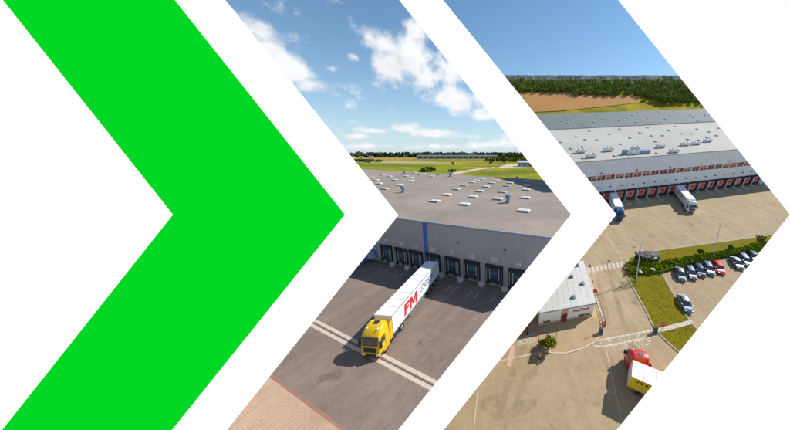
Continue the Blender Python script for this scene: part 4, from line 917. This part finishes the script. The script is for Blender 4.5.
hedge('long clipped green hedge between the grass strip and the parked cars', [(625.5, 265), (640, 263.5), (660, 263), (690, 258.5), (720, 253.5), (763, 245), (800, 238)], [(626, 275), (644, 275), (661, 273.5), (692, 263.8), (730, 256.8), (768, 249.3), (806, 242.3)], .95, 9000)
for x, y, lb in ((699.5, 254.5, 'small dark shrub on the grass strip near the lamp post'), (729, 250, 'second small dark shrub on the grass strip'), (758, 243, 'largest dark shrub on the grass strip at the board edge')):
    s_ = 1.0 if x < 750 else 1.5; make_tree('shrub', lb, 'shrub', MB_, gb(x, y), 1.7 * s_, 1.6 * s_, M['leaf_a'], M['bark'], 260, .14, 'shrubs on the grass strip')
make_tree('young_tree', 'yellow green young tree before the gatehouse wall', 'tree', MB_, gb(549, 348.5), 2.9, 2.5, M['leaf_y'], M['bark'], 900, .13)
make_tree('bush', 'small round yellow green bush beside the young tree', 'bush', MB_, gb(542.5, 346), 1.6, 1.5, M['leaf_y'], M['bark'], 380, .1)
# grass tufts: uncountable
pts = []
for poly, n in ((G1, 1500), (G2, 1500)):
    Q = gpx(poly); xs = [q.x for q in Q]; ys = [q.y for q in Q]
    def inside(x, y):
        c = False; j = len(Q) - 1
        for i in range(len(Q)):
            if (Q[i].y > y) != (Q[j].y > y) and x < (Q[j].x - Q[i].x) * (y - Q[i].y) / (Q[j].y - Q[i].y) + Q[i].x: c = not c
            j = i
        return c
    while n > 0:
        x, y = random.uniform(min(xs), max(xs)), random.uniform(min(ys), max(ys)); n -= 1
        if inside(x, y): pts.append((x, y, .12))
o = add('grass_tufts', quads_mesh('grass_tufts', leaves(pts, .06, .5, 1.5), mat('grass blades', (.21, .165, .008), .9, .2, .8, spec=.1, col2=(.17, .15, .008), c2scale=.5))); o.matrix_world = MB_; tag(o, 'dry olive grass growing on the verges', 'grass', kind='stuff')

# ---- cars
def paint(name, c, metal=.3): return mat(name, c, .28, .02, 1, metal=metal, coat=.5)
cars = [((680.3, 273.8), 'silver saloon at the left end of the parked row', (.2, .22, .25), 'saloon'), ((690.7, 272.4), 'silver hatchback second from left in the parked row', (.22, .24, .27), 'hatch'), ((699.3, 270), 'dark navy hatchback between silver cars in the row', (.02, .035, .06), 'hatch'),
        ((708.6, 268.4), 'pale blue grey estate car beside the red car', (.17, .2, .25), 'estate'), ((718.4, 267.3), 'bright red hatchback at the right end of the first five', (.6, .015, .02), 'hatch'), ((736.8, 262.8), 'silver saloon parked beyond the gap from the red car', (.26, .28, .31), 'saloon'),
        ((745.3, 260), 'light grey estate next to the silver saloon beyond the gap', (.2, .23, .28), 'estate'), ((753.5, 256.5), 'dark brown hatchback near the board edge', (.06, .045, .035), 'hatch'), ((685, 303), 'blue grey saloon parked alone in the open bay', (.2, .24, .29), 'saloon')]
for i, (px, lb, c, sty) in enumerate(cars):
    q = gb(*px, .6); car(lb, MB_, (q.x, q.y, 0), yaw_az(R_(180 + (17 if i < 8 else 12) + random.uniform(-2, 2))) , paint('car paint %d' % i, c, .5 if c[0] > .15 else .1), sty)

# ---- lamps, signs, barriers, railings
M['lamp_pole'] = mat('lamp pole', (.5, .54, .58), .45, .08, 3, metal=.4)
def street_lamp(px, top, label, side):
    p0 = gb(*px); w = MB_ @ p0
    # height so that the lamp head meets the sight line over its foot
    d = ray(*top); t = (w.y - CAMP.y) / d.y; h = max(4.0, (CAMP + d * t).z - w.z)
    t_ = thing('street_lamp', label, 'lamp', MB_, p0, 0, 'street lamps', upright=True)
    add('pole', MB().cyl((0, 0, -.1), (0, 0, h), .1, .06, 8).cyl((0, 0, -.1), (0, 0, 1.0), .14, .14, 8).mesh('pole', M['lamp_pole']), t_)
    add('arm', MB().cyl((0, 0, h - .05), (side * 1.3, 0, h + .2), .05, .05, 6).mesh('arm', M['lamp_pole']), t_)
    hd = add('lamp_head', MB().loft([rring(h + .12, side * 1.3 + .6, side * 1.3 - .5, .24, .08), rring(h + .26, side * 1.3 + .55, side * 1.3 - .45, .2, .08)]).mesh('lamp_head', M['line_white']), t_)
    add('lens', MB().box(side * 1.3 - .35, side * 1.3 + .45, -.17, .17, h + .09, h + .119).mesh('lens', M['light']), hd)
street_lamp((636, 281.5), (636.8, 240.5), 'tall lamp post at the left end of the hedge', -1)
street_lamp((713, 258.7), (717.5, 222.5), 'tall lamp post rising behind the parked cars', 1)
def stop_barrier(px, label, side, sgn_px, slabel):
    p0 = gb(*px); t = thing('barrier_gate', label, 'barrier', MB_, p0, 0, 'gate barriers', upright=True)
    add('cabinet', MB().box(-.28, .28, -.22, .22, 0, 1.15).mesh('cabinet', mat('navy cabinet', (.03, .06, .12), .5, .1, 2)), t)
    add('cabinet_top', MB().box(-.31, .31, -.25, .25, 1.15, 1.22).mesh('cabinet_top', M['black']), t)
    add('boom', MB().cyl((side * .3, 0, 1.0), (side * .42, 0, 3.2), .045, .03, 8).mesh('boom', M['line_white']), t)
    q = gb(*sgn_px); s = thing('stop_sign', slabel, 'sign', MB_, q, 0, 'round red stop signs', upright=True)
    add('post', MB().cyl((0, 0, 0), (0, 0, 1.5), .04, .04, 8).mesh('post', M['steel']), s)
    a = [(.45 * math.cos(R_(22.5 + 45 * k)), .45 * math.sin(R_(22.5 + 45 * k))) for k in range(8)]
    MS = Matrix.Rotation(R_(72), 4, 'X'); MS.translation = (0, -.06, 1.5)
    add('sign_face', MB().prism(a, 0, .03).mesh('sign_face', M['red']), s, MS)
    add('sign_bar', MB().box(-.3, .3, -.07, .07, .03, .036).mesh('sign_bar', M['line_white']), s, MS)
stop_barrier((655, 333), 'navy barrier cabinet at the grass corner right of the road', 1, (661.5, 331.5), 'round red sign on the footpath beside the barrier')
stop_barrier((600.5, 334), 'navy barrier cabinet at the tip of the gate island', -1, (603, 331), 'round red sign at the tip of the gate island')
rl_ = [(596.5, 294), (599, 303), (602, 313), (604.5, 322), (605, 327)]
t = thing('railing', 'dark curved railing beside the gatehouse along the road', 'railing', MB_, gb(596.5, 294)); o0 = gb(596.5, 294)
RP = gpx(rl_); fine = [RP[i].lerp(RP[i + 1], k / 3) for i in range(4) for k in range(3)] + [RP[-1]]
for q in fine: add('post', MB().cyl((q.x - o0.x, q.y - o0.y, 0), (q.x - o0.x, q.y - o0.y, 1.0), .05, .05, 6).mesh('post', M['dark_steel']), t)
for z in (.5, .98): add('rail', MB().tube([(q.x - o0.x, q.y - o0.y, z) for q in fine], .045).mesh('rail', M['dark_steel']), t)
def small_sign(px, h, w, hh, m, label, nm='sign_post', mp='steel'):
    s = thing(nm, label, 'sign', MB_, gb(*px), 0, None, upright=True)
    add('post', MB().cyl((0, 0, 0), (0, 0, h), .04, .04, 8).mesh('post', M[mp]), s); add('sign_face', MB().box(-w / 2, w / 2, -.08, -.045, h - hh, h).mesh('sign_face', m), s)
small_sign((594.5, 296), 1.7, .7, 1.0, M['red'], 'red notice board at the gatehouse corner')
small_sign((589, 272.5), 2.0, .55, .6, M['blue_trim'], 'blue crossing sign at the left end of the zebra')
small_sign((592, 286), 1.5, .4, .8, M['line_white'], 'white notice beside the gatehouse side wall')
small_sign((556, 342), 4.0, .1, .1, M['dark_steel'], 'thin dark flagpole before the gatehouse', 'flagpole', 'dark_steel')
for x, y, lb in ((540, 358, 'faded red and white bollard at the island corner'), (527.5, 334, 'dark brown post beside the entry lane line')):
    s = thing('bollard', lb, 'bollard', MB_, gb(x, y), 0, None, upright=True); m1 = mat('faded red', (.62, .2, .15), .7, .1, 2) if x > 535 else mat('brown paint', (.09, .045, .03), .7, .15, 2)
    add('base', MB().cyl((0, 0, 0), (0, 0, .12), .28, .24, 10).mesh('base', M['black']), s)
    for k in range(3): add('band', MB().cyl((0, 0, .12 + k * .38), (0, 0, .5 + k * .38), .17, .16, 10).mesh('band', m1 if k != 1 or x < 535 else M['line_white']), s)
# green lattice gate
a, b = gb(619, 287.5), gb(635.5, 285); t = thing('lattice_gate', 'green steel lattice gate standing open by the lamp post', 'gate', MB_, a, math.atan2(b.y - a.y, b.x - a.x)); Lg = (b - a).length; gm_ = mat('dark green paint', (.02, .09, .045), .5, .1, 2)
for z in (.15, .9, 1.6): add('rail', MB().box(0, Lg, -.03, .03, z - .03, z + .03).mesh('rail', gm_), t)
for k in range(10): add('bar', MB().cyl((Lg * k / 9, 0, 0), (Lg * k / 9, 0, 1.65), .03, .03, 6).mesh('bar', gm_), t)
# dark steel shelter with clutter
c0 = gb(645, 262); t = thing('steel_shelter', 'dark steel framed shelter with open lattice roof beside the hedge', 'shelter', MB_, c0, R_(10)); dk = mat('dark weathered steel', (.06, .065, .07), .6, .25, 2); lg = mat('grey sheet', (.13, .13, .125), .7, .3, 1)
for x in (-2.3, 0, 2.3):
    for y in (-.9, 1.0): add('column', MB().box(x - .07, x + .07, y - .07, y + .07, 0, 2.2).mesh('column', dk), t)
for k in range(9): add('roof_slat', MB().box(-2.6 + k * .62, -2.6 + k * .62 + random.uniform(.18, .45), -random.uniform(.5, 1.5), random.uniform(.4, 1.6), 2.22, 2.28 + random.uniform(0, .4)).mesh('roof_slat', lg if k % 4 == 1 else dk), t)
for y in (-.9, 1.0): add('beam', MB().box(-2.6, 2.9, y - .08, y + .08, 2.08, 2.2).mesh('beam', dk), t)
add('back_panel', MB().box(-2.3, 2.3, .9, .95, .2, 2.0).mesh('back_panel', dk), t)
for i, (x, y, cc, lb) in enumerate(((650.5, 262.5, (.06, .07, .09), 'dark wheeled bin right of the steel shelter'), (653.5, 261.5, (.2, .22, .25), 'grey wheeled bin right of the dark bin'), (656, 260.3, (.05, .06, .1), 'navy wheeled bin at the end of the bins'), (638, 262.5, (.09, .09, .09), 'charcoal wheeled bin left of the steel shelter'))):
    s = thing('wheeled_bin', lb, 'bin', MB_, gb(x, y), R_(8 + 9 * i), 'wheeled bins by the shelter'); bm_ = mat('bin plastic', cc, .6, .1, 2)
    add('body', MB().loft([rring(.1, .42, -.42, .36, .06), rring(1.15, .55, -.55, .48, .06)]).mesh('body', bm_, 30), s); add('lid', MB().loft([rring(1.15, .58, -.58, .5, .06), rring(1.3, .45, -.55, .45, .06)]).mesh('lid', bm_, 30), s)
for x, y, lb in ((640.3, 271.8, 'left white sack lying on the hedge'), (652.6, 269.4, 'right white sack lying on the hedge')):
    q = gb(x, y, 1.2); s = add('sack', MB().loft([rring(-.1, .4, -.4, .25, .12), rring(.1, .5, -.5, .35, .15), rring(.28, .3, -.32, .2, .1)]).mesh('sack', M['line_white'], 60)); s.matrix_world = MB_ @ Matrix.Translation(q) @ Matrix.Rotation(random.uniform(0, 3), 4, 'Z'); tag(s, lb, 'sack')

# ---- forest on the ridge, its front trees, the far hills and town
M['pine'] = foliage('forest leaves', (.09, .155, .028), (.25, .29, .05), .13)
def edge_row(x): return 92.3 if x < 573 else (95.3 if x < 638 else (96 + (x - 638) * .28 if x < 660 else 102.5))
pts = []
for k in range(1850):
    x = random.uniform(485, 735); y = random.uniform(83.2, edge_row(x) + .5)
    if x < 594 - .8 * (215 - y) + 3: continue
    P = hill_px(x, y); h = (2.6 + 5.2 * random.random() ** 2) * (1 + .25 * math.sin(x * .21) * math.cos(x * .083 + 1)); w = h * random.uniform(.28, .42)
    d = rng.normal(size=(46, 3)); d /= np.linalg.norm(d, axis=1)[:, None]
    pts.append(d * np.array([w, w, h * .5]) * rng.uniform(.6, 1.05, 46)[:, None] + np.array([P.x, P.y, P.z + h * .55]))
o = add('forest', quads_mesh('forest', leaves(np.concatenate(pts), .42, .5), M['pine'])); o.matrix_world = MB_; tag(o, 'dense dark green forest along the ridge behind the tan field', 'forest', kind='stuff')
xs = [498, 505, 512, 520, 529, 537, 546, 555, 563, 571, 580, 589, 598, 607, 617, 627, 636, 641, 648, 655, 662, 669, 677, 684, 692, 700, 708]
for x in xs:
    y = edge_row(x) + random.uniform(.2, 1.2); big = x > 640
    make_tree('forest_tree', 'dark green tree in the front row of the forest', 'tree', MB_, hill_px(x, y), random.uniform(5.5, 7.5) * (1.15 if big else .9), random.uniform(4.5, 6.5), M['pine'], M['bark'], 200, .45, 'front row of forest trees')
for x, y, lb in ((664, 104, 'low yellow green bush before the forest, left one'), (671, 104.5, 'low yellow green bush before the forest, middle one'), (690, 103.5, 'low yellow green bush before the forest, right one')):
    make_tree('bush', lb, 'bush', MB_, hill_px(x, y), 3, 4.5, M['leaf_b'], M['bark'], 160, .35)
fd = 1500.0
def far_pt(x, y, d_=fd):
    ang = TH + TAU - math.atan((CY - y) / F); z = SLOPE_H - d_ * math.tan(ang); a0, _ = px_of((0, d_, z)); a1, _ = px_of((100, d_, z)); return Vector(((x - a0) / (a1 - a0) * 100, d_, z))
fhm = MB(); rows_ = []
for y, d_ in ((83, fd), (79.5, fd + 20), (77.2, fd + 40), (75.6, fd + 60)):
    x0 = 594 - .8 * (215 - y) + 3; rows_.append([far_pt(x0 + (760 - x0) * k / 60, y - (random.uniform(0, .45) if y < 78 else 0), d_) for k in range(61)])
fhm.faces([q for r in rows_ for q in r], [(a * 61 + k, a * 61 + k + 1, (a + 1) * 61 + k + 1, (a + 1) * 61 + k) for a in range(3) for k in range(60)])
struct('far_hills', fhm, mat('far wooded land', (.05, .085, .1), .95, .3, .01, .3, .04, col2=(.1, .12, .11), c2scale=.01), MB_)
for i, x in enumerate((509, 515, 521, 526, 533, 541, 549, 556, 564, 573, 583, 596, 608, 619)):
    q = far_pt(x, 79.3 + random.uniform(-.5, .3), fd - 20); wd, ht = random.uniform(7, 20), random.uniform(3, 9)
    s = thing('far_building', 'tiny pale building of the town on the horizon above the forest', 'building', MB_, q, random.uniform(-.2, .2), 'town on the horizon')
    add('wall', MB().box(-wd / 2, wd / 2, -6, 6, -4, ht).mesh('wall', mat('town wall', (.42, .37, .34), .8, .1, .2)), s); add('roof', MB().loft([[Vector(p) for p in ((-wd / 2 - .6, -6.6, ht), (wd / 2 + .6, -6.6, ht), (wd / 2 + .6, 6.6, ht), (-wd / 2 - .6, 6.6, ht))], [Vector(p) for p in ((-wd / 2, -.5, ht + 3), (wd / 2, -.5, ht + 3), (wd / 2, .5, ht + 3), (-wd / 2, .5, ht + 3))]]).mesh('roof', mat('town roof', (.3, .2, .17), .8, .1, .3)), s)
q = far_pt(518.4, 78, fd - 10); s = thing('mast', 'thin pale mast rising above the town on the horizon', 'mast', MB_, q)
add('shaft', MB().cyl((0, 0, 0), (0, 0, 34), 1.3, .7, 8).mesh('shaft', M['line_white']), s); add('platform', MB().cyl((0, 0, 24), (0, 0, 26), 2.2, 2.2, 10).mesh('platform', M['line_white']), s)
